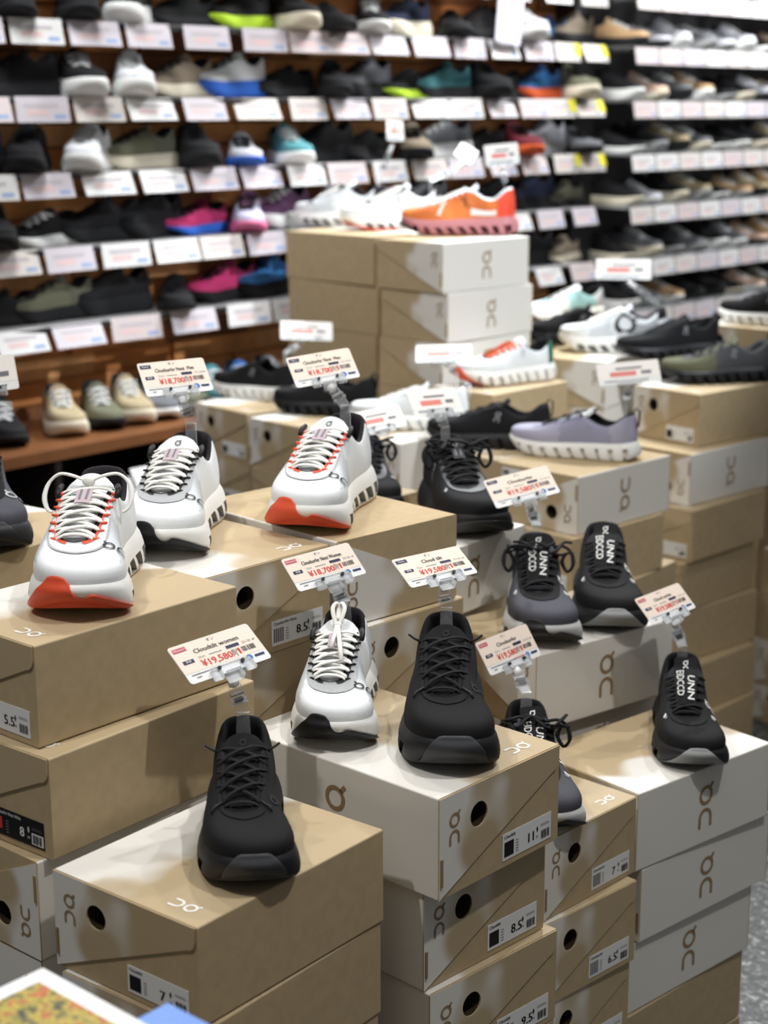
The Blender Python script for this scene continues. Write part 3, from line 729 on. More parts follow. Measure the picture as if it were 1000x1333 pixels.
ST['run_black'] = dict(upper=BKF, sole=BKS, sole_in=BLKR, lining=BKF, tongue=BKM, lace=LACEB, eyestay=CHAR, bumper=([(0, .1), (.2, .5), (.5, .62), (.8, .5), (1, .1)], CHAR, .9), holes=(.08, .92, 12, .5, 0, .26, .006), chunk=1.05, rows=6, loose=True, tongue_bar=CHAR, tongue_mark=GRL,
                       patches=[(.82, .845, .52, .66, GRL, (1, -1), 'reflective_line')], marks=[(.5, .5, .03, GRL, (1, -1))], toe=1.1)
ST['edge_grey'] = dict(upper=CHF, sole=CHAR, sole_in=BLKR, lining=BKF, tongue=BKM, lace=LACEB, eyestay=BKF, holes=(.12, .92, 8, .55, .14, .55, .012), slant=.2, chunk=1.1, rows=6, marks=[(.80, .52, .052, GRL, (1,))], lean=.5, bumper=(TRAP, CHAR, .8))
def cloud(up, sole, mid=None, lace=LACEB, **k):
    d = dict(upper=up, sole=sole, sole_in=sole, lining=BKF, tongue=up, lace=lace, eyestay=mid or up, holes=(.05, .95, 9, .36, 0, .7, .014), slant=.12, chunk=.92, rows=4, lace_w=.0024, cross=1.2, low=.86, pull=BKF, marks=[(.42, .55, .028, GRL, (1, -1))])
    if mid: d['zones'] = [(.16, .56, mid, (0, 1), -.06)]
    d.update(k); return d
LIL = fab('lilac_grey', (176, 174, 194), .75, .3); LIL2 = fab('lilac_mid', (158, 158, 182), .75, .3); OLV = fab('olive_mesh', (92, 92, 70)); DGR = fab('dark_grey_panel', (74, 74, 76))
ST['cloud_lilac'] = cloud(LIL, WHS, LIL2, tongue=WHF, marks=[(.36, .55, .02, LIL, (1, -1))]); ST['cloud_black'] = cloud(BKF, BLKR); ST['cloud_white'] = cloud(WHF, WHS, lace=LACEW, lining=WHF, pull=WHF)
ST['cloud_black_white'] = cloud(BKF, WHS); ST['cloud_olive'] = cloud(OLV, BLKR, DGR, zones=[(0, .56, DGR, (0, 1), -.06)], lining=DGR)
ST['lace_orange'] = cloud(WHF, WHS, lace=fab('orange_lace', (226, 96, 52)), bumper=(TRAP, ORG, .9), zones=[(0, .12, mat('green_heel', (40, 110, 84), .6, .3), (0, 1))], rows=6, lace_w=.004, chunk=1.05)
ST['monster'] = dict(ST['surf_black'], bumper=None, locks=False, eyelets=None, marks=[], ring_mark=(.40, .46, .13, BLK), lean=0, chunk=1.15, knot=False, tongue_bar=None, eyestay=WHF, patches=[(.10, .34, .18, .60, GRL, (1, -1), 'heel_print')])
ST['trail'] = dict(ST['surf_black'], upper=fab('sunset_mesh', (246, 132, 70), .7, .3, 500, vary=.35, vscale=14), sole=mat('rose_foam', (196, 130, 134), .5, .3), sole_in=mat('rose_dark', (110, 60, 66), .6, .3), bumper=([(0, .2), (.5, .5), (1, .2)], BLKR, .8), locks=False, eyelets=None,  # darker rose inside the sole holes paints in their shade
                   holes=(.06, .94, 9, .5, .14, .55, .010), tongue_bar=None, zones=[(0, .18, mat('coral_heel', (236, 84, 58), .6, .3), (0, 1))], patches=[(.18, .40, .12, .34, WPR, (1, -1), 'side_stripe'), (.66, .69, .2, .75, WPR, (1, -1), 'lace_cable')], marks=[(.46, .5, .03, BLK, (1, -1))], knot=False, lining=WHF, eyestay=ORL)
ST['white_red'] = dict(ST['surf_black'], bumper=([(0, .16), (.5, .2), (1, .16)], ORG, 1.6), knot=False, marks=[(.5, .5, .03, GRL, (1, -1))])
ST['aqua'] = cloud(WHF, WHS, fab('aqua_mesh', (170, 214, 214)), lace=LACEW)
ST['white_plain'] = dict(ST['surf_black'], bumper=None, knot=False)
def place(style, label, toe, z, yaw, scale=1.0, sd=1, name='trainer', ref=None):
    L = ST[style].get('L', .29) * scale; d = Vector((math.cos(R(yaw)), math.sin(R(yaw)), 0)); c = Vector((toe[0], toe[1], CAMZ + z)) - d * L * (ref or (.39 if sd > 0 else .485))
    PLACED[label] = (c, yaw, L, scale); return build_shoe(name, label, ST[style], c, yaw, scale, sd)
place('tilt', 'all-black trainer standing on the nearest box, toe to the camera', (-.149, 1.640), -.813, -85, .93)
place('surf_black_knot', 'white trainer with knotted laces beside the big black trainer', (-.069, 1.948), -.774, -94, .96)
place('tilt', 'all-black trainer beside the white one with knotted laces', (.074, 1.868), -.774, -92, 1.03)
place('surf_orange_bow', 'white trainer with orange toe and laces tied in a bow', (-.365, 1.862), -.578, -90, 1.08)
place('surf_black', 'white trainer with black toe, under a peach price card', (-.311, 2.20), -.598, -95, 1.095)
place('surf_orange', 'white trainer with orange toe, laces tucked, no bow', (-.122, 2.3265), -.596, -104, 1.115)
place('edge_grey', 'dark grey trainer cut by the picture edge', (-.578, 2.345), -.632, -74, 1.08)
place('run_black', 'large black trainer with ridged sole behind the kraft box corner', (.155, 2.769), -.720, -81, 1.14)
place('run_black', 'small black trainer mostly hidden behind the orange-toed trainer', (-.02, 2.99), -.735, -86, .98)
place('surf2_grey', 'charcoal trainer with loose laces and pale sole', (.254, 2.562), -.847, -93, 1.09)
place('surf2', 'black trainer with grey toe beside the loosely laced charcoal one', (.372, 2.637), -.847, -95, 1.09)
place('surf2_grey', 'charcoal trainer half hidden behind the corner box', (.222, 2.145), -.982, -88, .98)
place('surf2', 'black trainer with grey toe alone on a white-edged box', (.470, 2.392), -.990, -96, .98)
place('cloud_lilac', 'lilac grey trainer with white podded sole, side on', (.285, 3.653), -.744, 157, 1.02, -1)
place('cloud_black', 'black trainer with black podded sole behind the lilac one', (.101, 3.82), -.760, 166, 1.03, -1)
place('cloud_white', 'pure white trainer behind the white price cards', (-.082, 3.985), -.749, 168, 1.03, -1)
place('cloud_black', 'low black trainer on the box beside the tall kraft stack', (-.29, 4.335), -.772, 158, 1.03, -1)
place('cloud_black_white', 'black trainer with white podded sole', (-.49, 4.80), -.799, 143, 1.05, -1)
place('lace_orange', 'white trainer with orange laces and green heel', (.195, 4.20), -.690, -150, 1.0, -1)
place('monster', 'white trainer with a large black ring mark', (.50, 4.69), -.667, 172, 1.06, -1)
place('cloud_black', 'black trainer behind the ring-marked white one', (.405, 4.86), -.667, 172, 1.06, -1)
place('cloud_black', 'black trainer between the ring-marked one and the olive one', (.645, 4.50), -.667, -160, 1.06, -1)
place('cloud_olive', 'olive trainer with dark grey midfoot and black sole', (.725, 4.275), -.693, -170, 1.05, -1)
place('cloud_black_white', 'black trainer with white sole at the right edge, back row', (.98, 4.83), -.600, 140, 1.05, -1)
place('aqua', 'white and aqua trainer in the far back row', (.464, 5.28), -.66, -150, 1.0, -1)
place('white_plain', 'leftmost white trainer on the tall boxes', (-.275, 5.27), -.351, 158, 1.1, -1)
place('white_red', 'white trainer with red sole edge between two others', (-.120, 5.0), -.351, -160, 1.1, -1)
place('trail', 'orange trail shoe with rose sole on the tall white box', (.052, 4.63), -.336, 178, 1.1, -1, 'trail_shoe')
# ------------------------------------------------------------------ price cards on clips
def card_mesh(kind, name, price, w, h):
    """Local card: x right, y up, z out of the face. Returns list of (part name, mesh)."""
    out = []
    pts = rrect(w, h, .004, 3); pts = [(p[0], p[1] - h / 2) for p in pts]; n = len(pts)
    mb = MB(); mb.add([(x, y, .0004) for x, y in pts] + [(x, y, -.0004) for x, y in pts], [tuple(range(n)), tuple(range(n, 2 * n))[::-1]] + [(i, n + i, n + (i + 1) % n, (i + 1) % n) for i in range(n)])
    out.append(('card', mb.mesh('card', [PAPER])))
    mb = MB(); q = [(x, max(y, -h * .25)) for x, y in pts]; mb.add([(x * .99, y * .985, .0007) for x, y in q], [tuple(range(n))]); out.append(('tint_panel', mb.mesh('tint_panel', [PEACH if name else mat('tag_pale', (240, 234, 228), .45, .3)])))  # unnamed cards get a bleached tint, overexposure put into the colour
    if name is None:   # far cards: only blurred bars of print
        mb = MB(); z = .0011; mb.rect(-w * .2, h * .16, w * .22, h * .24, z, 0); mb.rect(-w * .30, -h * .14, w * .12, h * .06, z, 1); mb.rect(w * .2, -h * .1, w * .36, h * .04, z, 0); mb.rect(-w * .4, -h * .38, w * .3, -h * .33, z, 0)
        out.append(('print', mb.mesh('print', [GREYINK, mat('faded_red', (222, 130, 120), .6, .3)]))); return out
    z = .0011; mb = MB()
    put_text(mb, 'オン', 0, h * .37, h * .07, z, 0, 'c'); put_text(mb, name, w * .02, h * .175, h * .115, z, 0, 'c', w * .58, .0003)
    bars(mb, w * .25, -h * .15, w * .42, -h * .02, z, 0, 16, 3); put_text(mb, '税込', w * .125, -h * .08, h * .06, z, 0); put_text(mb, '円', w * .125, -h * .19, h * .09, z, 0)
    put_text(mb, '23~26', w * .30, h * .05, h * .06, z, 1); mb.rect(w * .43, h * .06, w * .46, h * .085, z, 1)
    put_text(mb, '22cm', -w * .25, h * .035, h * .055, z, 1); mb.rect(-w * .12, h * .045, w * .04, h * .062, z, 1)
    for yy, a, b_ in ((-.32, -.44, .05), (-.40, -.40, -.34)): mb.rect(w * a, h * yy, w * b_, h * (yy + .022), z, 1)
    out.append(('printed_text', mb.mesh('printed_text', [BLK, GREYINK])))
    mb = MB(); put_text(mb, '¥' + price, -w * .255, -h * .19, h * .17, z, 0, 'l', w * .37, .0007)
    mb.rect(w * .205, -h * .17, w * .23, -h * .02, z, 0); mb.rect(w * .0, -h * .31, w * .22, -h * .285, z, 0); out.append(('price', mb.mesh('price', [RED])))
    mb = MB(); mb.rect(-w * .47, h * .31, -w * .31, h * .42, z, 1); mb.rect(-w * .44, -h * .02, -w * .31, h * .075, z, 0); mb.rect(w * .10, h * .035, w * .26, h * .115, z, 0); out.append(('pill', mb.mesh('pill', [NAVY, PINKRED if kind == 'w' else NAVY])))
    mb = MB(); put_text(mb, "Women's" if kind == 'w' else "Men's", -w * .39, h * .34, h * .055, z + .0003, 0, 'c'); put_text(mb, '本体', -w * .375, h * .005, h * .05, z + .0003, 0, 'c'); out.append(('pill_text', mb.mesh('pill_text', [PAPER])))
    mb = MB(); cx, cy, r = w * .27, -h * .33, h * .075; mb.add([(cx + r * math.cos(a * PI / 8), cy + r * math.sin(a * PI / 8), z) for a in range(16)], [tuple(range(16))]); mb.rect(w * .335, -h * .36, w * .455, -h * .30, z, 1); mb.add([(cx - r * .5, cy - r * .2, z + .0003), (cx + r * .1, cy - r * .2, z + .0003), (cx - r * .1, cy + r * .5, z + .0003)], [(0, 1, 2)], 2); out.append(('emblem', mb.mesh('emblem', [BLUE, NAVY, PAPER])))
    return out
def price_stand(label, shoe, g, kind='m', name=None, price='19,580', group='price cards clipped to trainers', far=False):
    x, y, z, a, b, c, w, h = g
    Rm = Matrix.Rotation(R(a), 3, 'Z') @ Matrix.Rotation(R(b), 3, 'X') @ Matrix.Rotation(R(c), 3, 'Z'); C = Vector((x, y, z))
    bc = C + Rm @ Vector((0, -h * .42, -.004))
    cs, yaw, L, scl = PLACED[shoe]; d = Vector((math.cos(R(yaw)), math.sin(R(yaw)), 0))
    H = cs - d * (L * .395) + Vector((0, 0, .128 * scl)); lat = Vector((-d.y, d.x, 0))
    t = thing('price_stand', label, 'price tag', H, (0, 0, 0), group)
    hd = ob('card_holder', None, t); hd.location = C - H; hd.rotation_euler = Rm.to_euler(); hd.empty_display_size = .02
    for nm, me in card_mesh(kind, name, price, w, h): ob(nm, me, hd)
    ax = bc - H; ln = ax.length; ax.normalize(); side = Vector((math.cos(R(a * .5)), math.sin(R(a * .5)), 0)); side = (side - ax * side.dot(ax)).normalized(); fr = ax.cross(side)
    def slab(mb, f0, f1, w0, w1, t0, m=0):
        V = []
        for f, ww in ((f0, w0), (f1, w1)):
            for sx, sy in ((-1, -1), (1, -1), (1, 1), (-1, 1)): V.append(ax * (f * ln) + side * (sx * ww / 2) + fr * (sy * t0 / 2))
        mb.add(V, [(3, 2, 1, 0), (4, 5, 6, 7)] + [(i, (i + 1) % 4, 4 + (i + 1) % 4, 4 + i) for i in range(4)], m)
    mb = MB(); dn = H.z - cs.z - .0535 * scl; V = []
    for zz, ww in ((-dn, .0105), (.002, .0075)):
        for sx, sy in ((-1, -1), (1, -1), (1, 1), (-1, 1)): V.append(lat * (sx * ww) + d * (sy * .0015) + Vector((0, 0, zz)))
    mb.add(V, [(3, 2, 1, 0), (4, 5, 6, 7)] + [(i, (i + 1) % 4, 4 + (i + 1) % 4, 4 + i) for i in range(4)])
    slab(mb, .0, .30, .015, .017, .003); slab(mb, .26, .34, .020, .020, .010); ob('clamp_plate', mb.mesh('clamp_plate', [CLEAR]), t)
    mb = MB(); slab(mb, .30, .36, .011, .011, .007); ob('spring', mb.mesh('spring', [BLKR]), t)
    mb = MB(); slab(mb, .36, .46, .018, .018, .010); slab(mb, .48, .66, .015, .015, .008); ob('clear_block', mb.mesh('clear_block', [CLEAR]), t)
    mb = MB(); slab(mb, .46, .475, .016, .016, .009); ob('metal_pin', mb.mesh('metal_pin', [CHROME]), t)
    mb = MB(); mb.tube([ax * (ln * f) for f in (.62, .66, .74, .84, .88)], [.003, .0062, .0068, .0062, .003], 12); ob('ball_joint', mb.mesh('ball_joint', [WPLAS], True), t)
    if not far:
        jw = w * .48; mb = MB()
        for zz, yy in ((.004, 0), (-.004, 0)): mb.box((0, -h * .43 + yy, zz), (jw, .011, .0035), 0)
        mb.box((0, -h * .43 - .010, 0), (jw * .36, .012, .010), 0)
        for q in (-1, 1): mb.box((q * jw * .42, -h * .43 - .005, .004), (.012, .013, .005), 0)
        ob('jaw', mb.mesh('jaw', [CLEAR]), hd)
        mb = MB()
        for q in (-1, 1): mb.tube([Vector((q * jw * .30, -h * .43 + .002, .003)), Vector((q * jw * .30, -h * .43 + .002, .008))], .0024, 8)
        ob('jaw_screw', mb.mesh('jaw_screw', [BLKR]), hd)
    else:
        mb = MB(); mb.box((0, -h * .45, 0), (w * .4, .010, .008), 0); ob('jaw', mb.mesh('jaw', [CLEAR]), hd)
    return t
LB = list(PLACED)
price_stand("frontmost peach price card, clipped to the nearest black trainer", LB[0], (-.194, 1.860, .988, 33, 33, 8, .114, .058), 'w', 'Cloudtilt women')
price_stand("peach price card above the knotted white trainer", LB[1], (-.081, 2.150, 1.013, 31, 40, 6, .109, .0545), 'w', 'Cloudsurfer Next Women', '18,700')
price_stand("peach price card above the middle black trainer", LB[2], (.067, 2.120, 1.021, 30, 30, 4, .108, .054), 'm', 'Cloud tilt')
price_stand("peach price card above the black-toed white trainer", LB[4], (-.313, 2.471, 1.220, 25, 46, 2, .1055, .061), 'm', 'Cloudsurfer Next  Men', '18,700')
price_stand("peach price card above the bowless orange-toed trainer", LB[5], (-.096, 2.606, 1.213, 14, 44, 9, .1065, .06), 'm', 'Cloudsurfer Next  Men', '18,700')
price_stand('card cut by the picture edge above the dark grey trainer', LB[6], (-.627, 2.600, 1.204, 46, 78, 0, .110, .056), 'm')
price_stand('pale card clipped to the large ridged black trainer', LB[7], (.095, 3.040, 1.083, 31, 50, -1, .108, .0545), 'm')
price_stand('pale card clipped to the small hidden black trainer', LB[8], (-.0126, 3.18, 1.023, 9, 37, 12, .106, .0574), 'm')
price_stand("peach price card above the loosely laced charcoal trainer", LB[9], (.229, 2.69, 1.0, 9, 41, 14, .1165, .059), 'm', 'Cloudsurfer')
price_stand("peach price card above the half-hidden charcoal trainer", LB[11], (.190, 2.420, .806, 39, 55, 5, .112, .055), 'w', 'Cloudsurfer')
price_stand("peach price card above the lone grey-toed black trainer", LB[12], (.454, 2.57, .833, 36, 43, 6, .108, .051), 'w', 'Cloud surfer')
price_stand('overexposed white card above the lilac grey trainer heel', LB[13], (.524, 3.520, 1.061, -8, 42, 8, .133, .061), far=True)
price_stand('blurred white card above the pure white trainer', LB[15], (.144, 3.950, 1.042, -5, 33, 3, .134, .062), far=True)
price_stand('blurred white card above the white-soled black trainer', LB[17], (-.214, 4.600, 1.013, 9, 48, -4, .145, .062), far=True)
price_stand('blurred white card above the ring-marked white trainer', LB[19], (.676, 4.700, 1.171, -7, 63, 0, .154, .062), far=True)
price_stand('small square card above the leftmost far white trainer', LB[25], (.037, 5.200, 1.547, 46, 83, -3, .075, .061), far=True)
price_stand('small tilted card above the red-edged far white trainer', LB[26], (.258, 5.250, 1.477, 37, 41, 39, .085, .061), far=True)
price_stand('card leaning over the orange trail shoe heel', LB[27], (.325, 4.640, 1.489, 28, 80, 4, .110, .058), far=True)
# ------------------------------------------------------------------ the shelved wall with its shoes and cards
SH_DARK = mat('shelf_dark', (40, 34, 32), .5, .4)
def s_of(px, d=0): m = (px - 500) / 2161 * .9719; return ((4.8 - .669 * d) * m + .972 - .743 * d) / (.669 - .743 * m)
ROWZ = [2.01, 1.81, 1.61, 1.41, 1.21, 1.0]
RN = ['top', 'second', 'third', 'fourth', 'fifth', 'sixth', 'seventh', 'eighth']
shelf_m = {}
def shelf(label, s0, s1, z, depth=.20, th=.006):
    t = thing('wall_shelf', label, 'shelf', wall_pt((s0 + s1) / 2, .005, z - th), (0, 0, WYAW), 'shelves on the display wall')
    ob('board', MB().box((0, -depth / 2, th / 2), (s1 - s0, depth, th)).mesh('board', [CLEAR]), t); ob('card_rail', MB().box((0, -depth - .004, -.006), (s1 - s0, .004, .014)).mesh('card_rail', [SH_DARK]), t)
protos = {}
def proto(kind):
    if kind in protos: return protos[kind]
    st = dict(upper=WHF, sole=WHS, lining=DKL, tongue=BKM, lace=LACEW, far_laces=True, rows=4, lace_w=.0045, zones=[(.0, .34, BKM, (0, 1), -.1)])
    st.update({'run': dict(chunk=1.0), 'chunky': dict(chunk=1.25, wide=1.05), 'low': dict(chunk=.75, low=.8)}[kind])
    n0 = len(COL.objects); t = build_shoe('wall_trainer', 'x', st, (0, 0, -5), 0, 1, 1, None, 0)
    kids = list(t.children); protos[kind] = [(k.name.split('.')[0], k.data) for k in kids]
    for k in kids: bpy.data.objects.remove(k)
    bpy.data.objects.remove(t); return protos[kind]
PAL = dict(black=((26, 26, 28),) * 2, white=((228, 230, 234),) * 2, taupe=((150, 136, 118), (150, 136, 118)), olive=((112, 112, 92), (100, 100, 84)), teal=((88, 148, 154), (70, 126, 134)), blue=((66, 128, 190), (52, 100, 160)), pink=((206, 62, 116), (170, 50, 96)),
           purple=((96, 62, 92), (84, 54, 80)), lilac=((196, 192, 212), (210, 150, 190)), khaki=((176, 160, 128), (168, 150, 120)), grey=((110, 112, 116), (90, 92, 96)), navy=((40, 46, 70), (36, 40, 62)), silver=((198, 198, 206), (180, 182, 190)), peach=((224, 188, 168), (210, 172, 150)), tan=((196, 160, 120), (186, 150, 112)), maroon=((110, 40, 50), (96, 36, 46)), green=((80, 140, 60), (70, 120, 54)))
def cm(c): return mat('knit_%d_%d_%d' % c, c, .75, .25)
def wall_shoe(label, kind, loc, yaw, col, sole=None, lace='white', scale=1.0, group='trainers on the display wall'):
    t = thing('wall_trainer', label, 'shoe', loc, (0, 0, yaw), group); t.scale = (scale,) * 3
    c1, c2 = PAL[col]; so = {'w': (235, 235, 232), 'k': (30, 30, 32), 'b': (52, 104, 200), 'n': (190, 226, 60), 'g': (150, 150, 150), 'p': (226, 120, 160), 'c': (222, 212, 190), 'o': (222, 96, 50)}[sole or 'k']
    for nm, me in proto(kind):
        o = bpy.data.objects.new(nm, me); COL.objects.link(o); o.parent = t
        use = {'midsole': [so, so], 'upper': [c1, c2], 'lining': [(36, 34, 38)], 'tongue': [c2], 'laces': [(232, 232, 230) if lace == 'white' else (30, 30, 32), (30, 30, 32)]}[nm]
        for sl, c in zip(o.material_slots, use): sl.link = 'OBJECT'; sl.material = cm(c)
card_cache = {}
def wall_card(label, s, z, w=.20, h=.068, tilt=16, d=.135, kind=0, yawj=0, group='price cards on the display wall'):
    key = (w, h, kind)
    if key not in card_cache:
        ms = [('card', MB().box((0, 0, 0), (w, h, .0012)).mesh('card', [mat('card_%d' % kind, ((206, 198, 204), (216, 208, 202), (222, 220, 218), (210, 196, 196))[kind % 4], .5, .3)]))]
        mb = MB(); mb.rect(-w * .35, h * .08, w * .3, h * .22, .0012, 0); mb.rect(-w * .3, -h * .22, w * .1, h * .0, .0012, 1); mb.rect(w * .2, -h * .36, w * .42, -h * .2, .0012, 2)
        ms.append(('print', mb.mesh('print', [mat('faint_ink', (190, 182, 186), .6, .3), mat('faint_red', (220, 192, 190), .6, .3), mat('faint_blue', (150, 170, 206), .6, .3)])))
        if kind == 5: ms.append(('sale_sticker', MB().box((w * .43, h * .12, .002), (.04, h * .7, .001)).mesh('sale_sticker', [mat('yellow_sticker', (240, 228, 60), .5, .3)])))
        card_cache[key] = ms
    t = thing('price_card', label, 'price tag', wall_pt(s, d, z), (R(90 - tilt), 0, WYAW + yawj), group)
    for nm, me in card_cache[key]: ob(nm, me, t)
# wooden unit: (pixel column, colour, sole, kind) for each shelf from the top down
LEFT = {
 0: [(30, 'black', 'k'), (110, 'black', 'k'), (190, 'black', 'w'), (270, 'grey', 'k'), (345, 'black', 'k'), (415, 'navy', 'k'), (480, 'black', 'k'), (540, 'grey', 'w'), (600, 'black', 'k'), (655, 'silver', 'w'), (708, 'blue', 'w'), (755, 'black', 'k')],
 1: [(35, 'black', 'k'), (110, 'black', 'k'), (180, 'black', 'w'), (255, 'black', 'k'), (330, 'black', 'n'), (388, 'black', 'c'), (437, 'black', 'k'), (490, 'black', 'w'), (545, 'navy', 'c'), (595, 'black', 'k'), (640, 'black', 'k'), (685, 'silver', 'w'), (722, 'blue', 'k'), (758, 'taupe', 'k')],
 2: [(38, 'black', 'k'), (112, 'black', 'w'), (180, 'white', 'w'), (250, 'taupe', 'c'), (318, 'white', 'b'), (385, 'black', 'k'), (440, 'black', 'k'), (492, 'grey', 'k'), (545, 'black', 'n'), (590, 'teal', 'k'), (638, 'black', 'k'), (680, 'black', 'k'), (715, 'blue', 'o'), (752, 'olive', 'c')],
 3: [(40, 'black', 'k'), (120, 'white', 'w'), (193, 'olive', 'c'), (260, 'black', 'k'), (322, 'silver', 'b'), (382, 'teal', 'w'), (436, 'black', 'k'), (492, 'black', 'k'), (545, 'taupe', 'k'), (592, 'grey', 'w'), (640, 'black', 'k'), (682, 'maroon', 'o'), (725, 'silver', 'g'), (758, 'grey', 'k')],
 4: [(-10, 'black', 'k'), (65, 'black', 'w'), (140, 'black', 'k'), (208, 'black', 'k'), (268, 'pink', 'b'), (328, 'lilac', 'p'), (382, 'purple', 'w'), (440, 'white', 'w'), (500, 'black', 'k'), (560, 'grey', 'k'), (612, 'black', 'k'), (660, 'black', 'k'), (705, 'navy', 'k'), (750, 'olive', 'k')],
 5: [(-5, 'black', 'k'), (72, 'olive', 'k'), (150, 'black', 'k'), (228, 'black', 'k'), (302, 'pink', 'k'), (360, 'blue', 'k'), (420, 'black', 'k'), (480, 'grey', 'k'), (540, 'black', 'k'), (600, 'black', 'k'), (655, 'black', 'k'), (705, 'black', 'k'), (750, 'taupe', 'c')]}
KN = ['run', 'chunky', 'low']
ORDW = ['first', 'second', 'third', 'fourth', 'fifth', 'sixth', 'seventh', 'eighth', 'ninth', 'tenth', 'eleventh', 'twelfth', 'thirteenth', 'fourteenth', 'fifteenth', 'sixteenth', 'seventeenth']
rw = random.Random(11)
for r, row in LEFT.items():
    if row[0][0] > 0: row.insert(0, (row[0][0] - 78, ('black', 'grey', 'black', 'navy', 'black', 'black')[r], 'k'))
    z = ROWZ[r] + .035
    shelf('dark %s shelf of the wooden display wall' % RN[r], S0 + .02, S1 - .03, z)
    for i, (px, col, so) in enumerate(row):
        s = s_of(px, .17); toe_out = rw.random() < .45 or col in ('khaki',)
        yw = WYAW + math.pi + rw.uniform(-.1, .25) if not toe_out else WYAW - math.pi / 2 - rw.uniform(.45, .95)
        wall_shoe('%s trainer on the %s shelf of the wooden wall, %s along' % (col, RN[r], ORDW[i]), KN[(i * 7 + r) % 3] if col != 'white' else 'chunky', wall_pt(s, .15 if toe_out else .105, z), yw, col, so, 'white' if so == 'w' else 'black', 1.02 if not toe_out else 1.0)
        kind = 5 if (px > 700 and r in (1, 2, 3)) else rw.choice((0, 0, 1, 2, 3))
        wall_card('price card under the %s trainer, %s along the %s wooden shelf' % (col, ORDW[i], RN[r]), s + .01, ROWZ[r] + .002, .172 if px < 600 else .16, .068, rw.uniform(8, 26), .222, kind, rw.uniform(-.08, .08))
# grey unit beyond the post: shoes toe out, cards edge to edge
cols = ['silver', 'black', 'olive', 'silver', 'black', 'black', 'grey', 'black', 'tan', 'peach', 'black', 'silver', 'black', 'khaki', 'grey', 'black']
cr = random.Random(5)
for r, zc in enumerate([2.01, 1.81, 1.61, 1.41, 1.21, 1.0, .8]):
    z = zc + .03; shelf('dark %s shelf of the grey display wall' % RN[r], S1 + .12, S2, z, .27)
    s = S1 + .22; i = 0
    while s < S2 - .5 and i < 14:
        col = cr.choice(cols) if not (r in (2, 4, 5) and i in (7, 8)) else ('peach', 'tan')[i % 2]
        wall_shoe('%s trainer toe out on the %s grey shelf, %s from the post' % (col, RN[r], ORDW[i]), cr.choice(KN), wall_pt(s, .148, z), WYAW - math.pi / 2 + cr.uniform(-.35, .1), col, cr.choice('wwkgc'), 'black' if col == 'black' else 'white', .92)
        wall_card('price card on the %s grey shelf, %s from the post' % (RN[r], ORDW[i]), s, zc - .005, .158, .062, 10, .292, cr.choice((1, 2, 2, 3, 0)))
        s += .168; i += 1
# low cabinet under the wooden wall
cab = thing('low_cabinet', 'dark low cabinet with a wooden top below the wooden wall', 'cabinet', wall_pt(-.30, .03, 0), (0, 0, WYAW))
CW = 1.6
ob('cabinet_top', MB().box((0, -.2, .728), (CW, .40, .03)).mesh('cabinet_top', [mat('cabinet_wood', (122, 78, 46), .5, .3, vary=.2, vscale=8)]), cab)
ob('cabinet_back', MB().box((0, -.01, .36), (CW, .02, .70)).mesh('cabinet_back', [SH_DARK]), cab)
for q in (-CW / 2 + .01, 0, CW / 2 - .01): ob('cabinet_side', MB().box((q, -.2, .36), (.02, .38, .70)).mesh('cabinet_side', [SH_DARK]), cab)
ob('cabinet_shelf', MB().box((0, -.2, .43), (CW - .04, .38, .02)).mesh('cabinet_shelf', [SH_DARK]), cab)
ob('cabinet_plinth', MB().box((0, -.2, .12), (CW, .40, .24)).mesh('cabinet_plinth', [SH_DARK]), cab)
def cab_pt(s, d, z): return wall_pt(s, .03 + d, z)
for i, (px, col, so) in enumerate([(-35, 'black', 'k'), (42, 'khaki', 'c'), (92, 'olive', 'k'), (130, 'khaki', 'c'), (165, 'grey', 'w'), (205, 'olive', 'g'), (243, 'teal', 'w'), (280, 'blue', 'b'), (318, 'silver', 'g'), (362, 'black', 'k'), (405, 'grey', 'k')]):
    wall_shoe('%s trainer toe out on the low cabinet top, %s along' % (col, ORDW[i]), 'chunky' if col == 'khaki' else 'run', cab_pt(s_of(px) - .12, .20, .743), WYAW - math.pi / 2 - .5, col, so, scale=.95)
for i, (px, col) in enumerate([(-30, 'black'), (20, 'maroon'), (60, 'black'), (100, 'black'), (140, 'maroon'), (180, 'teal'), (215, 'teal'), (250, 'navy'), (290, 'black'), (330, 'grey')]):
    wall_shoe('%s trainer inside the low cabinet, %s along' % (col, ORDW[i]), 'run', cab_pt(s_of(px) - .16, .22, .44), WYAW - math.pi / 2 - .5, col, 'k', scale=.95)
for i, (px, zc) in enumerate([(62, .60), (122, .62), (176, .45), (236, .455)]):
    wall_card('pale card %s along at the low cabinet front' % ORDW[i], s_of(px) - .18, zc, .17, .075, 35 if i < 2 else 5, .45, 2 if i < 2 else 0)
# hanging paper signs near the end of the wooden wall
tag(ob('paper_sign', MB().box((0, 0, 0), (.14, .003, .20)).mesh('paper_sign', [mat('sign_lilac', (226, 222, 238), .6, .2)]), None), 'pale lilac paper sign hanging near the end of the wooden wall', 'sign')
SG = bpy.data.objects['paper_sign']; SG.location = wall_pt(s_of(664, .25), .25, 1.93); SG.rotation_euler = (0, .12, WYAW)
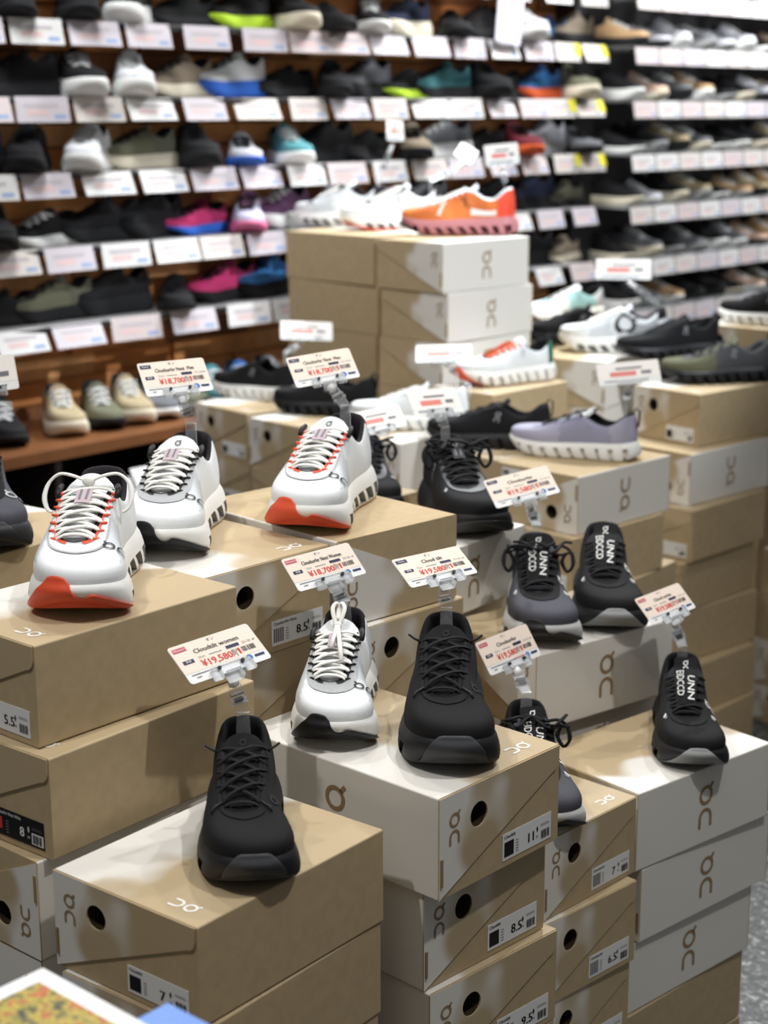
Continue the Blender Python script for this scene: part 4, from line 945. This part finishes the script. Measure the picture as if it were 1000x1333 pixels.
# ------------------------------------------------------------------ leaflets in the near corner, on their own box stack
LU1 = Vector((-.645, -.764, 0)); LU2 = Vector((.745, -.667, 0)); LC = Vector((-.296, 1.293, CAMZ - .720)); LM = LC + LU1 * .105 + LU2 * .145
LY = math.degrees(math.atan2(LU2.y, LU2.x))
shoe_box(LM.x, LM.y, LM.z, LY, .27, .19, .125, 'topmost kraft shoe box in the stack under the autumn leaflet')
for q in range(6): shoe_box(LM.x, LM.y, LM.z - .1264 - q * (LM.z - .1264) / 6, LY + random.uniform(-1, 1), .27, .19, (LM.z - .1264) / 6 - .0014, '%s kraft shoe box low in the stack under the autumn leaflet' % ORD[q + 1])
def autumn():
    m = bpy.data.materials.new('autumn_print'); m.use_nodes = True; nt = m.node_tree; b = nt.nodes['Principled BSDF']; b.inputs['Roughness'].default_value = .35
    tc = nt.nodes.new('ShaderNodeTexCoord'); n = nt.nodes.new('ShaderNodeTexNoise'); n.inputs['Scale'].default_value = 75; n.inputs['Detail'].default_value = 8; n.inputs['Roughness'].default_value = .7
    r = nt.nodes.new('ShaderNodeValToRGB'); e = r.color_ramp.elements; e[0].position = .33; e[0].color = lin((40, 34, 40)); e[1].position = .75; e[1].color = lin((240, 220, 120))
    for p, c in ((.41, (70, 70, 44)), (.46, (150, 140, 60)), (.52, (208, 180, 56)), (.56, (120, 104, 50)), (.60, (206, 62, 40)), (.66, (226, 150, 60))):
        k = e.new(p); k.color = lin(c)
    nt.links.new(tc.outputs['Object'], n.inputs['Vector']); nt.links.new(n.outputs['Fac'], r.inputs['Fac']); nt.links.new(r.outputs['Color'], b.inputs['Base Color']); return m
lf = thing('leaflet', 'leaflet with a white border and an autumn leaves photo', 'leaflet', LM + Vector((0, 0, .0025)), (0, 0, R(LY)))
ob('sheet', MB().box((0, 0, .0015), (.29, .21, .003)).mesh('sheet', [mat('glossy_paper', (244, 244, 246), .3, .4)]), lf)
mb = MB(); mb.rect(-.128, -.09, .128, .088, .0034); ob('photo', mb.mesh('photo', [autumn()]), lf)
lb = thing('leaflet', 'blue leaflet corner beside the autumn leaflet', 'leaflet', Vector((-.182, 1.241, LC.z)) + LU1 * .095 + LU2 * .06, (0, 0, R(LY)))
ob('sheet', MB().box((.0, .0, .001), (.12, .19, .002)).mesh('sheet', [mat('blue_print', (110, 150, 226), .3, .4)]), lb)
bpy.data.objects.remove(_to)
